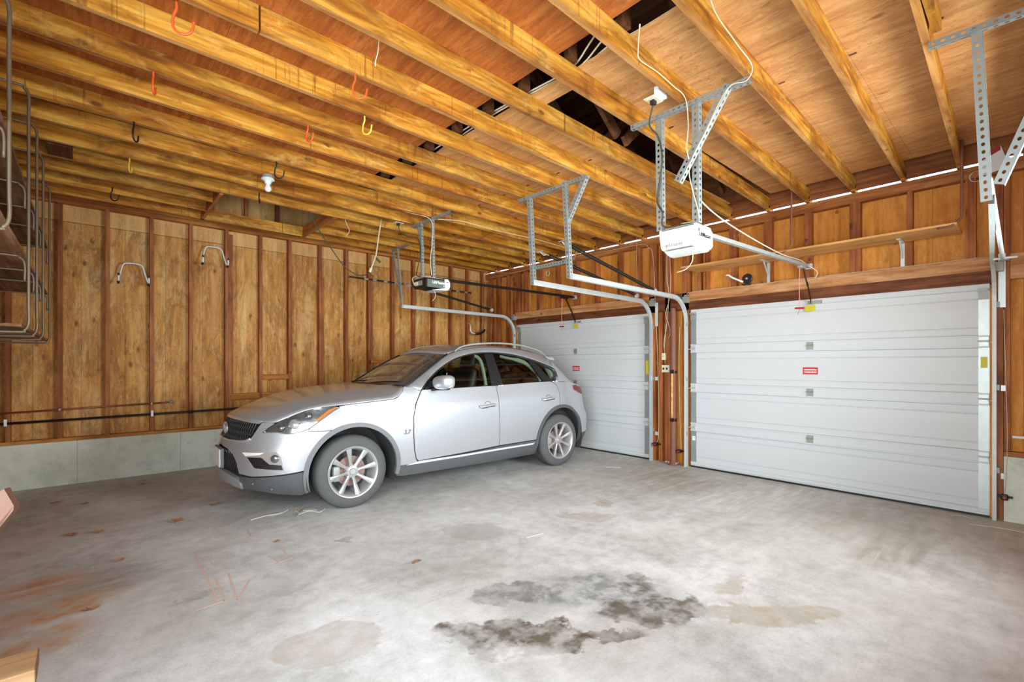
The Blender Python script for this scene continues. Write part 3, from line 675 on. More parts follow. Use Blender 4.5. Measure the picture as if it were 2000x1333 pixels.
# ------------------------------------------------------------------ extension springs
def spring(label, p0, p1, pulley=True):
    t = thing('extension_spring', label, 'spring', p0, group='door extension springs')
    p0, p1 = Vector(p0), Vector(p1); d = p1-p0; L = d.length; d.normalize()
    a = d.cross(Vector((0, 0, 1))).normalized(); b = d.cross(a)
    bm = bmesh.new(); n = 84; seg = 6; pts = []
    s0, s1 = L*.06, L*.97
    for i in range(n*seg+1):
        u = i/(n*seg); an = 2*PI*u*n; pts.append(p0+d*(s0+(s1-s0)*u)+a*.016*math.cos(an)+b*.016*math.sin(an))
    tube(bm, pts, .0062, 4); mk('coil', bm, 'black_metal', t, smooth=True)
    bm = bmesh.new(); tube(bm, [p0, p0+d*L], .004, 6); mk('safety_cable', bm, 'galv_dull', t)
    bm = bmesh.new(); tube(bm, [p0-d*.03, p0+d*.03+b*.02, p0+d*.07], .006, 6, 3); tube(bm, [p0-d*.03+a*.04, p0-d*.03-a*.04], .006, 6); mk('hook_bolt', bm, 'chrome', t)
    if pulley:
        bm = bmesh.new(); lathe(bm, [(0, -.012), (.03, -.012), (.026, 0), (.03, .012), (0, .012)], p1, 'Y', 16); mk('pulley', bm, 'galv', t)
spring('dark extension spring beside the far left track', (3.70, 6.60, 2.63), (5.42, 6.60, 2.36))
spring('dark extension spring hanging left of the middle hanger frame', (3.72, 3.66, 2.62), (5.55, 3.66, 2.32))
spring('dark extension spring to the right of the middle hanger frame', (3.68, 3.31, 2.66), (5.43, 3.31, 2.33))
bm = bmesh.new(); pts = [(3.9+1.4*u, .20, 2.47-.25*u) for u in [i/8 for i in range(9)]]
t = thing('extension_spring', 'silver spring just right of the right door track', 'spring', (3.9, .2, 2.47), group='door extension springs')
tube(bm, pts, .014, 8); mk('coil', bm, 'galv', t, smooth=True)
bm = bmesh.new(); tube(bm, [(5.3, .12, 2.22), (5.3, .25, 2.22)], .01, 8); mk('hook_bolt', bm, 'chrome', t)

# ------------------------------------------------------------------ openers
def opener(label, yc, x0, x1, z0, z1, kind, rail_z1):
    t = thing('garage_door_opener', label, 'garage door opener', (x0, yc, z1), group='garage door openers')
    hw = .145
    if kind == 'white':
        sec = [(-hw, z1), (-hw-.004, z1-.03), (-hw+.012, z0+.03), (-hw+.03, z0+.01), (-hw+.045, z0+.018), (hw-.045, z0+.018), (hw-.03, z0+.01), (hw-.012, z0+.03), (hw+.004, z1-.03), (hw, z1)]
        bm = bmesh.new(); prism(bm, [(x0, yc+a, z) for a, z in sec], (x1-x0, 0, 0)); fixn(bm); c = mk('casing', bm, 'white_plastic', t, bevel=.008)
        bm = bmesh.new()
        for k in range(11): bar(bm, (x0-.001, yc+hw-.045-k*.013, z0+.034), (x0-.001, yc+hw-.051-k*.013, z0+.052), .003, .004, up=(1, 0, 0))
        mk('vent_slots', bm, 'grey_plastic', c)
        bm = bmesh.new(); n = 10
        for i in range(n):   # curved light lens slung under the casing
            pass
        pr = [(x0+.02, z0+.012)]+[(x0+.02+(x1-x0-.0)*u, z0+.010-.028*math.sin(PI*u)) for u in [i/8 for i in range(9)]]
        prism(bm, [(x, yc-hw+.02, z) for x, z in pr[1:]], (0, 2*hw-.05, 0)); fixn(bm); mk('light_lens', bm, 'white_plastic', t)
        bm = bmesh.new(); prism(bm, [(x1, yc-hw+.0, z1-.01), (x1+.03, yc-hw, z1-.03), (x1+.035, yc-hw, z0+.04), (x1, yc-hw, z0+.01)], (0, 2*hw, 0)); fixn(bm); mk('lens_cover', bm, 'white_plastic', t, bevel=.006)
        bm = bmesh.new(); lathe(bm, [(0, -.002), (.012, -.002), (.012, .002), (0, .002)], (x0+.03, yc-hw-.003, z1-.045), 'Y', 12); mk('dial', bm, 'grey_plastic', c)
        text_mesh('LiftMaster', .042, 'black_plastic', 'lettering', c, ((x0+x1)/2+.01, yc-hw-.004, (z0+z1)/2+.012), (1, 0, 0), (0, 0, 1), .0008, bold=.0006)
    else:
        bm = bmesh.new(); box(bm, x0+.0, x1, yc-hw, yc+hw, z0+.02, z1-.012); c = mk('casing', bm, 'black_metal', t, bevel=.004)
        bm = bmesh.new(); box(bm, x0+.02, x1-.0, yc-hw-.004, yc-hw, z0+.024, z1-.03); mk('side_panel', bm, 'green_panel', t)
        bm = bmesh.new(); box(bm, x0-.004, x0, yc-.06, yc+.10, z0+.05, z1-.04); mk('terminal_block', bm, 'galv_dull', c)
        bm = bmesh.new(); box(bm, x0-.012, x0-.004, yc+.04, yc+.12, z0+.06, z1-.05); mk('light_socket', bm, 'cream_plastic', c)
        bm = bmesh.new()
        pr = [(x1-.03, z1-.01)]+[(x1+.055*math.sin(a), (z0+z1)/2+.0+(z1-z0)*.5*math.cos(a)) for a in [PI*k/8 for k in range(1, 9)]]+[(x0+.1, z0-.008), (x1-.02, z0+.03)]
        prism(bm, [(x, yc-hw-.006, z) for x, z in pr], (0, 2*hw+.012, 0)); fixn(bm); mk('light_lens', bm, 'white_plastic', t)
        bm = bmesh.new(); lathe(bm, [(0, -.002), (.008, -.002), (.008, .002), (0, .002)], (x1+.01, yc-hw-.008, (z0+z1)/2+.03), 'Y', 10); mk('lens_screw', bm, 'black_plastic', t)
        text_mesh('LiftMaster', .048, 'paper', 'lettering', c, ((x0+x1)/2+.035, yc-hw-.006, (z0+z1)/2+.012), (1, 0, 0), (0, 0, 1), .0008, bold=.0012)
        text_mesh('1/2', .03, 'paper', 'lettering', c, (x1-.035, yc-hw-.006, z0+.05), (1, 0, 0), (0, 0, 1), .0008, bold=.0008)
    bm = bmesh.new(); box(bm, x0+.0, x1-.03, yc-hw+.02, yc+hw-.02, z1-.012, z1); mk('chassis_plate', bm, 'galv_dull', t)
    rm = 'galv_dull' if kind == 'white' else 'black_metal'
    bm = bmesh.new(); bar(bm, (x1-.1, yc, z1+.012), (6.06, yc, rail_z1), .035, .032); mk('rail', bm, rm, t)
    bm = bmesh.new(); bar(bm, (x1-.1, yc, z1+.03), (6.04, yc, rail_z1+.018), .010, .006); mk('chain', bm, 'black_iron', t)
    bm = bmesh.new(); box(bm, 6.03, 6.079, yc-.03, yc+.03, rail_z1-.03, rail_z1+.03); mk('header_bracket', bm, 'galv', t)
    tr = 5.80 if kind != 'white' else 5.80
    zr = z1+.012+(rail_z1-z1-.012)*(tr-x1+.1)/(6.06-x1+.1)
    bm = bmesh.new(); rbox(bm, (tr, yc, zr-.03), (.14, .05, .03), .008); k_ = mk('trolley', bm, 'galv_dull' if kind == 'white' else 'black_metal', t)
    bm = bmesh.new(); bar(bm, (tr+.02, yc-.012, zr-.04), (tr+.16, yc-.012, 2.26), .006, .026, up=(1, 0, 0)); bar(bm, (tr+.13, yc-.018, 2.30), (6.06, yc-.018, 2.075), .006, .026, up=(1, 0, 0)); mk('door_arm', bm, 'black_metal', t)
    bm = bmesh.new(); tube(bm, [(tr-.06, yc, zr-.04), (tr-.062, yc+.003, 2.2), (tr-.06, yc, 2.0)], .0035, 6, 4); cc = mk('release_cord', bm, 'pink_cord', t)
    bm = bmesh.new(); tube(bm, [(tr-.06, yc-.045, 1.995), (tr-.06, yc+.045, 2.0)], .010, 8); tube(bm, [(tr-.06, yc, 1.99), (tr-.05, yc+.02, 1.93)], .002, 5); mk('release_handle', bm, 'red', cc)
    return t
opener('grey and black opener motor hanging above the car', 5.195, 3.10, 3.40, 2.325, 2.475, 'green', 2.50)
opener('white opener motor box hanging in front of the post between the doors', 1.744, 3.155, 3.37, 2.215, 2.385, 'white', 2.49)
# ================================================================== fittings and small things
def lone(name, bm, mat, label, cat, group=None, **k):
    o = mk(name, bm, mat, **k); recentre(o); return tag(o, label, cat, group)
def T(pts, r, n=7, s=5): return tube(bmesh.new(), pts, r, n, s)
# bulb in a porcelain holder
t = thing('light_bulb_fixture', 'bare bulb in a white porcelain holder under the joists', 'lamp', (1.31, 5.035, 3.235))
bm = bmesh.new(); lathe(bm, [(0, 0), (.052, 0), (.055, -.03), (.0, -.032)], (1.31, 5.035, 3.235), 'Z', 24); mk('junction_box', bm, 'galv_dull', t, smooth=True, auto=40)
bm = bmesh.new(); lathe(bm, [(0, -.03), (.058, -.032), (.060, -.042), (.034, -.058), (.026, -.085), (0, -.087)], (1.31, 5.035, 3.235), 'Z', 24); mk('lamp_holder', bm, 'white_plastic', t, smooth=True, auto=40)
bm = bmesh.new(); lathe(bm, [(.014, -.085), (.018, -.095), (.030, -.118), (.0315, -.13), (.026, -.147), (.012, -.158), (0, -.16)], (1.31, 5.035, 3.235), 'Z', 20); mk('bulb', bm, 'bulb', t, smooth=True)
# vinyl coated ceiling hooks
def hook(x, y, mat, label, cat='hook', h=.13, turn=0.):
    t = thing('ceiling_hook', label, cat, (x, y, ZJ), group='vinyl coated storage hooks screwed into the joists')
    c, s = math.cos(turn), math.sin(turn)
    def q(a, z): return (x+a*c, y+a*s, ZJ+z)
    r = h*.28
    pts = [q(0, 0.0), q(.0, -h*.25), q(-.012, -h*.45)]+[q(r*(1-math.cos(a))-.016-.0, -h*.72-r*math.sin(a)) for a in [PI*k/6 for k in range(0, 7)]]+[q(2*r-.012, -h*.55)]
    mk('hook_body', T(pts, .0062, 8, 4), mat, t, smooth=True)
    mk('screw_shank', T([q(0, .0), q(0, -.02)], .004, 6, 0), 'galv_dull', t)
d_ = A*1.0
tw = -A
hook(.334, 2.92, 'orange_rubber', 'large orange hook at the top edge of the photo', h=.16, turn=tw+.3)
hook(.306, 3.715, 'orange_rubber', 'orange hook near the left rack, lower of the two orange hooks on the left', turn=1.3)
hook(1.263, 2.90, 'orange_rubber', 'orange hook beside the white string, seen open to the right', h=.15, turn=tw+.2)
hook(1.262, 3.765, 'orange_rubber', 'orange hook at mid ceiling below left of the yellow hook', turn=tw-.5)
hook(1.528, 3.345, 'yellow_rubber', 'yellow hook to the right of the orange hooks', h=.14, turn=tw-.4)
hook(.277, 5.435, 'yellow_rubber', 'thin yellow hook near the left wall rack', h=.12, turn=1.2)
hook(.261, 4.59, 'black_plastic', 'black hook at left between the orange and yellow hooks', h=.14, turn=1.1)
hook(1.278, 4.64, 'black_plastic', 'black hook just above right of the bare bulb', h=.15, turn=tw)
hook(1.368, 5.59, 'black_plastic', 'small black hook just left below the bare bulb', h=.11, turn=1.2)
hook(.19, 6.45, 'black_plastic', 'black hook close to the left wall plate', h=.14, turn=tw+.1)
lone('string', T([(1.30, 2.64, 3.37), (1.295, 2.65, 3.27), (1.29, 2.67, 3.225), (1.288, 2.672, 3.19)], .0028), 'white_cable', 'white string tied around a joist beside the orange hook', 'string')
# U-shaped wall bike hooks
def ladder_hook(x0, z0, label):
    t = thing('ladder_hook', label, 'hook', (x0+.15, SY, z0), group='white wall hooks')
    y = SY-.012
    pts = [(x0, y-.02, z0), (x0+.02, y, z0+.09), (x0+.05, y, z0+.205), (x0+.10, y, z0+.225), (x0+.19, y, z0+.225), (x0+.235, y, z0+.20), (x0+.265, y, z0+.09), (x0+.29, y-.02, z0)]
    mk('frame', T(pts, .0095, 10, 5), 'white_plastic', t, smooth=True)
    for xx in (x0, x0+.29):
        mk('arm', T([(xx, y-.02, z0), (xx, y-.05, z0-.02), (xx, y-.10, z0-.015), (xx, y-.12, z0+.0), (xx, y-.125, z0+.05)], .0105, 10, 4), 'white_plastic', t, smooth=True)
        mk('arm_cap', T([(xx, y-.125, z0+.05), (xx, y-.126, z0+.075)], .012, 10, 0), 'black_plastic', t)
        mk('arm_sleeve', T([(xx, y-.02, z0-.012), (xx, y-.06, z0-.035), (xx, y-.115, z0-.018)], .012, 10, 3), 'black_plastic', t, smooth=True)
ladder_hook(.275, 2.41, 'white U shaped wall hook, the lower left one of two'); ladder_hook(1.135, 2.755, 'white U shaped wall hook, the upper right one of two')
# pipes on left wall
t = thing('copper_pipe', 'thin copper water pipe ending in a small valve on the left wall', 'pipe', (.0, SY-.02, .87))
mk('pipe', T([(BXW, SY-.022, .852), (.69, SY-.022, .896)], .010, 10, 0), 'copper', t, smooth=True)
mk('pipe_tip', T([(.69, SY-.022, .896), (.78, SY-.022, .90)], .006, 8, 0), 'copper', t, smooth=True)
bm = bmesh.new(); rbox(bm, (.80, SY-.03, .905), (.035, .03, .035), .006); mk('valve', bm, 'green_panel', t)
for i, x in enumerate((-.24, .60)):
    mk('pipe_strap', BX(x-.008, x+.008, SY-.034, SY-.002, .862 if i == 0 else .883, .882 if i == 0 else .905), 'galv_dull', t)
t = thing('gas_pipe', 'long black iron pipe low along the left wall running behind the car', 'pipe', (.5, SY-.03, .76))
mk('pipe', T([(BXW, SY-.03, .742), (3.4, SY-.03, .79)], .014, 10, 0), 'black_iron', t, smooth=True)
for x in (-.665, .605): mk('pipe_strap', BX(x-.012, x+.012, SY-.046, SY-.001, .715+.012*(x+.8), .79+.012*(x+.8)), 'chrome', t)
mk('pipe_coupling', T([(.98, SY-.03, .758), (1.03, SY-.03, .759)], .019, 10, 0), 'black_iron', t, smooth=True)
# pegged tool rail high on the left wall
t = thing('wall_rail', 'dark metal rail with clips high on the left wall', 'rail', (4.4, SY-.02, 2.80))
bm = bmesh.new(); bar(bm, (3.17, SY-.02, 2.81), (5.63, SY-.02, 2.785), .02, .022); mk('rail', bm, 'black_iron', t)
for x in (3.45, 3.6, 3.8, 4.0, 4.25, 5.1, 5.3, 5.5):
    bm = bmesh.new(); rbox(bm, (x, SY-.036, 2.805-.01*(x-3.2)), (.07, .02, .03), .006); mk('clip', bm, 'galv_dull', t)
# white drop cord with plug, and the black extension lead it feeds
t = thing('drop_cord', 'white drop cord hanging from the joists with a small plug', 'cord', (2.93, 5.9, 3.34))
mk('cord', T([(2.934, 5.9, 3.34), (2.90, 5.9, 3.145), (2.865, 5.9, 2.9), (2.845, 5.9, 2.81), (2.785, 5.9, 2.65)], .009, 8, 5), 'white_cable', t, smooth=True)
bm = bmesh.new(); tube(bm, [(2.785, 5.9, 2.655), (2.768, 5.9, 2.60)], .018, 10); mk('socket', bm, 'cream_plastic', t)
bm = bmesh.new(); tube(bm, [(2.86, 5.9, 2.80), (2.915, 5.9, 2.75)], .016, 8); mk('plug', bm, 'dark_cable', t)
lone('extension_lead', T([(1.93, 5.895, 3.36), (1.97, 5.9, 3.283), (2.072, 5.9, 3.087), (2.279, 5.9, 2.807), (2.422, 5.9, 2.635), (2.577, 5.9, 2.55), (2.695, 5.9, 2.555), (2.764, 5.9, 2.60)], .007, 8, 6), 'dark_cable', 'dark extension lead drooping across the left wall to the white plug', 'cord', smooth=True)
lone('wire', T([(2.44, 5.915, 3.236), (2.47, 5.93, 3.18), (2.5, 5.92, 3.10), (2.46, 5.93, 3.03)], .004), 'white_cable', 'short loose wire end hanging right of the attic hatch', 'wire', smooth=True)
# ceiling sockets
for (x, y, lab) in ((3.02, 5.60, 'cream ceiling socket with a black plug left of the left opener'), (2.93, 1.80, 'white ceiling socket box with a black plug above the white opener')):
    t = thing('ceiling_socket', lab, 'socket', (x, y, ZJ-.001), group='ceiling sockets')
    bm = bmesh.new(); box(bm, x-.06, x+.06, y-.04, y+.04, ZJ-.006, ZJ-.001); mk('cover_plate', bm, 'cream_plastic', t)
    bm = bmesh.new(); rbox(bm, (x, y, ZJ-.02), (.04, .035, .03), .006); mk('plug', bm, 'black_plastic', t)
    if y < 3: bm = BX(x-.055, x+.05, y-.075, y-.04, ZJ-.004, ZJ+.05); mk('socket_box', bm, 'white_plastic', t)
lone('power_cord', T([(2.93, 1.80, ZJ-.03), (2.98, 1.86, 3.10), (3.08, 1.855, 3.05), (3.10, 1.83, 2.9), (3.12, 1.86, 2.75), (3.13, 1.89, 2.6), (3.12, 1.84, 2.5), (3.15, 1.86, 2.42), (3.17, 1.80, 2.395), (3.2, 1.7, 2.40)], .006, 7, 6), 'dark_cable', 'black power cord winding down the hanger to the white opener', 'cord', smooth=True)
lone('power_cord', T([(3.02, 5.60, ZJ-.03), (3.04, 5.58, 3.12), (3.1, 5.5, 3.05), (3.18, 5.37, 3.0), (3.19, 5.34, 2.8), (3.16, 5.36, 2.6), (3.12, 5.30, 2.52), (3.11, 5.2, 2.49)], .006, 7, 6), 'dark_cable', 'black power cord running to the left opener hanger', 'cord', smooth=True)
# white low-voltage cables
cables = [
 ([(2.30, 1.497, 3.30), (2.44, 1.60, 3.27), (2.50, 1.625, 3.245), (2.7, 1.632, 3.26), (2.9, 1.635, 3.25), (3.0, 1.60, 3.19), (3.0, 1.58, 3.0), (2.99, 1.585, 2.85), (3.0, 1.575, 2.77)], .0045, 'white bell wire stapled to a joist and dangling beside the white opener hanger'),
 ([(2.10, .96, 3.30), (2.4, 1.14, 3.28), (2.8, 1.185, 3.27), (3.05, 1.19, 3.24), (3.12, 1.25, 3.20), (3.10, 1.36, 3.19), (3.08, 1.5, 2.95), (3.06, 1.6, 2.75), (3.12, 1.61, 2.6), (3.14, 1.58, 2.45), (3.2, 1.62, 2.41), (3.22, 1.75, 2.42)], .0045, 'white wire twisted down the diagonal of the white opener hanger'),
 ([(3.15, 1.60, 2.62), (3.4, 1.68, 2.60), (3.9, 1.735, 2.57), (4.6, 1.745, 2.525), (5.25, 1.75, 2.505), (5.8, 1.76, 2.53), (5.95, 1.74, 2.50), (6.03, 1.66, 2.42), (6.04, 1.68, 2.35)], .007, 'thick white twisted cable from the hanger along the right opener rail'),
 ([(6.062, 1.68, 2.365), (6.062, 2.0, 2.366), (6.062, 2.5, 2.363), (6.062, 2.9, 2.365), (6.062, 3.17, 2.36), (6.062, 3.21, 2.34)], .0035, 'thin white wire lying along the right door header'),
 ([(6.062, 1.66, 2.366), (6.062, 1.2, 2.366), (6.062, .8, 2.364), (6.062, .32, 2.366)], .0035, 'thin white wire on the header towards the right post'),
 ([(6.065, 6.05, 3.165), (6.065, 5.1, 3.18), (6.065, 4.4, 3.16), (6.065, 3.92, 3.15), (6.065, 3.80, 3.08), (6.065, 3.74, 3.0), (6.065, 3.71, 2.7), (6.065, 3.69, 2.2), (6.065, 3.66, 1.6), (6.065, 3.64, 1.0), (6.05, 3.63, .4), (6.04, 3.65, .27)], .0035, 'thin wire along the top plate and down the stud to the left door sensor'),
 ([(6.065, 6.05, 3.17), (6.06, 6.7, 3.13), (6.05, 7.2, 3.20), (5.99, 7.46, 3.24), (5.93, 7.48, 3.15), (5.92, 7.49, 2.8), (5.92, 7.49, 2.2), (5.92, 7.5, 1.6)], .005, 'cream cable rounding the corner and dropping down the left wall'),
 ([(3.22, 5.05, 3.20), (3.6, 5.00, 3.24), (4.06, 4.99, 3.225), (4.44, 4.99, 3.228), (4.9, 4.96, 3.228), (5.62, 5.0, 3.225), (5.9, 5.03, 3.22), (6.03, 5.2, 3.12), (6.06, 5.22, 3.17)], .006, 'cream cable following a joist from the left opener hanger to the door wall'),
 ([(2.75, 5.40, 3.36), (2.95, 5.2, 3.26), (3.19, 5.08, 3.19), (3.20, 5.07, 2.9), (3.19, 5.09, 2.7), (3.20, 5.08, 2.5)], .006, 'white cable dropping down the left opener hanger'),
 ([(3.10, 5.33, 2.40), (3.08, 5.34, 2.48), (3.12, 5.30, 2.51), (3.16, 5.2, 2.50), (3.2, 5.1, 2.49)], .006, 'white cable looped over the end of the left opener'),
 ([(3.22, 5.08, 2.33), (3.25, 5.07, 2.27), (3.24, 5.07, 2.22), (3.21, 5.08, 2.18)], .004, 'short wire curling under the left opener'),
 ([(3.22, 1.66, 2.22), (3.21, 1.66, 2.13), (3.20, 1.70, 2.08), (3.18, 1.76, 2.06)], .004, 'yellowish antenna wire hanging under the white opener'),
 ([(6.05, 3.50, 3.0), (6.05, 3.50, 2.6), (6.04, 3.47, 2.4), (6.04, 3.48, 2.1), (6.03, 3.50, 1.9), (6.04, 3.54, 1.7), (6.05, 3.54, 1.57)], .006, 'bundle cable on the post between the doors, left strand'),
 ([(6.05, 3.47, 3.0), (6.04, 3.44, 2.7), (6.03, 3.44, 2.35), (6.02, 3.50, 2.1), (6.02, 3.46, 1.95), (6.03, 3.44, 1.83), (6.04, 3.47, 1.75)], .005, 'bundle cable on the post between the doors, looping right strand'),
 ([(6.045, 3.53, 1.95), (6.045, 3.52, 1.8), (6.05, 3.54, 1.6), (6.05, 3.53, 1.4)], .004, 'thin cable joining the two electric boxes'),
 ([(6.04, 3.30, 1.9), (6.05, 3.32, 1.4), (6.05, 3.31, .9), (6.05, 3.30, .5), (6.04, 3.28, .22)], .0035, 'thin wire down to the sensor left of the right door'),
 ([(6.06, .222, 1.88), (6.06, .216, 1.6), (6.06, .208, 1.2), (6.06, .20, .8), (6.055, .205, .45), (6.04, .215, .26)], .0035, 'thin pinkish wire down the post right of the right door'),
]
for pts, r, lab in cables: lone('cable', T(pts, r*.85, 6, 5), 'white_cable', lab, 'cable', smooth=True)
aw = [[(2.47, 1.30, 3.41), (2.46, 1.62, 3.40), (2.44, 1.80, 3.40), (2.48, 2.05, 3.39), (2.50, 2.3, 3.395), (2.49, 2.6, 3.40), (2.50, 3.0, 3.39), (2.50, 3.6, 3.40), (2.53, 4.4, 3.40)],
      [(2.62, 1.70, 3.395), (2.57, 1.8, 3.392), (2.52, 2.0, 3.395), (2.49, 2.2, 3.395), (2.52, 2.7, 3.392), (2.53, 3.3, 3.392), (2.52, 4.0, 3.392)],
      [(2.40, 1.72, 3.50), (2.44, 1.9, 3.44), (2.47, 2.1, 3.40), (2.46, 2.5, 3.41), (2.45, 3.0, 3.42), (2.47, 3.8, 3.41)],
      [(2.36, 1.78, 3.52), (2.41, 1.95, 3.46), (2.45, 2.15, 3.41), (2.44, 2.6, 3.42), (2.43, 3.2, 3.43), (2.45, 4.2, 3.42)]]
for i, pts in enumerate(aw): lone('attic_cable', T(pts, .0065, 6, 5), 'white_cable', 'white attic cable lying across the ceiling slot, %s of four from the door side' % ORD[(2, 1, 3, 4)[i]], 'cable', 'attic cables', smooth=True)
# pull strings and eye hooks near door wall
for (y, lab) in ((6.14, 'thin string hanging from a joist left of the middle hanger'), (3.92, 'thin string hanging from a joist left of the white opener')):
    lone('string', T([(5.95, y-.03, 3.30), (5.95, y, 3.25), (5.955, y+.01, 2.9), (5.955, y, 2.45)], .002, 5, 3), 'white_cable', lab, 'string')
bm = bmesh.new(); tube(bm, [(6.04, 5.80+.04*math.cos(a), 2.985+.045*math.sin(a)) for a in [2*PI*k/20 for k in range(21)]], .008, 8); lone('ring', bm, 'white_cable', 'white plastic ring hanging beside the middle hanger', 'ring', smooth=True)
# shelf above the right door with hanging rods and brackets
lone('wall_shelf', BX(5.635, SX-.001, .49, 3.07, 2.612, 2.632), 'shelf', 'long plywood shelf board on the wall above the right door', 'shelf', bevel=.002)
for (y, lab) in ((2.18, 'galvanised shelf bracket under the left part of the long shelf'), (.925, 'galvanised shelf bracket under the right part of the long shelf')):
    bm = bmesh.new(); box(bm, SX-.006, SX-.001, y-.016, y+.016, 2.37, 2.60); box(bm, 5.86, SX-.004, y-.016, y+.016, 2.604, 2.611); bar(bm, (SX-.008, y, 2.45), (5.93, y, 2.604), .012, .01)
    lone('shelf_bracket', bm, 'galv', lab, 'bracket', 'brackets of the long shelf')
for (y, lab) in ((1.80, 'brown hanging strap holding the middle of the long shelf'), (.46, 'brown hanging strap at the right end of the long shelf')):
    lone('hanging_strap', T([(5.66, y, ZC-.03), (5.66, y, 3.0), (5.66, y, 2.72), (5.655, y+.01, 2.66), (5.64, y+.07, 2.605), (5.64, y+.16, 2.603)], .011, 6, 2), 'rust_pipe', lab, 'strap', 'straps of the long shelf', smooth=True)
# hose reel
t = thing('hose_hanger', 'black round reel with a pale handle above the right door', 'reel', (6.03, 2.40, 2.37))
bm = bmesh.new(); lathe(bm, [(0, -.012), (.052, -.012), (.060, -.004), (.060, .012), (.0, .012)], (6.0, 2.395, 2.435), 'X', 28); mk('disc', bm, 'black_plastic', t, smooth=True, auto=40)
bm = bmesh.new(); lathe(bm, [(0, -.018), (.012, -.018), (.015, -.010), (0, -.01)], (5.99, 2.395, 2.435), 'X', 14); mk('hub', bm, 'chrome', t)
mk('handle', T([(5.99, 2.44, 2.40), (5.96, 2.55, 2.46), (5.95, 2.60, 2.50), (5.95, 2.63, 2.50)], .012, 8, 3), 'white_plastic', t, smooth=True)
mk('base_clip', BX(6.0, 6.078, 2.38, 2.46, 2.362, 2.378), 'black_plastic', t)
for i, y in enumerate((2.52, 2.57)): lone('eye_screw', T([(6.09, y, 3.02), (6.06, y, 3.02), (6.05, y, 3.0), (6.06, y, 2.985)], .004, 6, 3), 'chrome', '%s small screw hook under the plate above the reel' % ('right', 'left')[i], 'hook')
# electric boxes, brown pipe, between the doors
t = thing('switch_box', 'small cream junction box on the stud between the doors', 'electric box', (6.05, 3.545, 1.45)); bm = bmesh.new(); rbox(bm, (6.052, 3.545, 1.495), (.05, .055, .10), .008); mk('box_body', bm, 'cream_plastic', t)
bm = bmesh.new(); lathe(bm, [(0, -.03), (.008, -.03), (.01, -.024), (0, -.024)], (6.052, 3.545, 1.50), 'X', 10); mk('cover_screw', bm, 'galv_dull', t)
t = thing('wall_socket', 'cream double socket on the stud between the doors', 'socket', (6.05, 3.52, 1.27)); bm = bmesh.new(); rbox(bm, (6.056, 3.52, 1.325), (.04, .115, .105), .006); mk('cover_plate', bm, 'cream_plastic', t)
for y in (3.495, 3.545): mk('outlet_face', BX(6.033, 6.037, y-.012, y+.012, 1.31, 1.34), 'black_plastic', t)
t = thing('drain_pipe', 'brown painted vertical pipe on the post between the doors', 'pipe', (6.03, 3.392, 0))
mk('pipe', tube(bmesh.new(), [(6.03, 3.392, 0.001), (6.03, 3.392, 2.16)], .042, 20), 'rust_pipe', t, smooth=True, auto=40)
bm = bmesh.new(); lathe(bm, [(.042, .05), (.058, .02), (.075, .001), (.0, .001)], (6.03, 3.392, 0), 'Z', 20); mk('base_flare', bm, 'rust_pipe', t, smooth=True)
lone('clamp_tube', T([(5.965, 3.375, .62), (5.965, 3.375, 1.28)], .014, 8, 0), 'shelf', 'pale thin tube strapped to the brown pipe', 'tube')
for z, lb in ((.62, 'lower black strap around the brown pipe'), (1.28, 'upper black strap around the brown pipe')):
    bm = bmesh.new(); lathe(bm, [(.043, z-.02), (.047, z-.02), (.047, z+.02), (.043, z+.02)], (6.03, 3.392, 0), 'Z', 20, close=True); box(bm, 5.95, 5.985, 3.36, 3.39, z-.02, z+.03); lone('pipe_strap', bm, 'black_metal', lb, 'strap')
for i, (y, z) in enumerate(((3.44, .03), (3.48, .045), (3.33, .03))):
    bm = bmesh.new(); tube(bm, [(5.985, y, .03), (6.075, y, .03)], .012, 8); lone('bolt', bm, 'chrome', ('shiny bolt head just left of the foot of the brown pipe', 'shiny bolt head farther left of the foot of the brown pipe', 'shiny bolt head right of the foot of the brown pipe')[i], 'bolt')
# paper tag and wire coil at right hanger
t = thing('paper_tag', 'red and white paper warning tag stuck on the plate behind the right hanger', 'paper', (6.0, .28, 3.08))
bm = bmesh.new()
pts = [(0, .10, 0), (0, .0, .02), (.01, -.05, .10), (.0, -.01, .24), (0, .11, .17)]
prism(bm, [(6.0+a, .25+b, 3.09+c) for a, b, c in pts], (.002, 0, 0)); sh = mk('sheet', bm, 'paper', t)
bm = bmesh.new(); prism(bm, [(5.998, .36, 3.26), (5.998, .36, 3.225), (5.998, .24, 3.285), (5.998, .24, 3.33)], (.0015, 0, 0)); mk('red_stripe', bm, 'red', sh)
bm = bmesh.new(); pts = [(6.05, .385+(.055+.004*math.sin(i*.9))*math.cos(i*.35), 3.11+(.052+.005*math.cos(i*.7))*math.sin(i*.35)) for i in range(60)]
tube(bm, pts, .003, 5); lone('wire_coil', bm, 'white_cable', 'small coil of pale wire hanging beside the right hanger', 'wire', smooth=True)
lone('white_lath', BX(6.14, 6.166, -.9, .172, .735, .755), 'white_plastic', 'short white strip on the wall at the far right edge', 'strip')
# door lock handle piece on the left wall near corner
t = thing('grab_bar', 'steel and black bar bracket on the left wall above the car roof', 'bracket', (5.6, 7.5, 2.0))
mk('bar', T([(5.575, 7.50, 2.19), (5.575, 7.45, 2.15), (5.58, 7.44, 2.03), (5.62, 7.42, 1.985), (5.70, 7.40, 1.985)], .014, 8, 4), 'galv', t, smooth=True)
mk('grip', T([(5.66, 7.41, 1.98), (5.76, 7.40, 1.985), (5.87, 7.41, 2.03), (5.92, 7.44, 2.07)], .022, 8, 4), 'black_plastic', t, smooth=True)
for i, (x, y) in enumerate(((5.98, .06), (6.0, 1.0))): pass
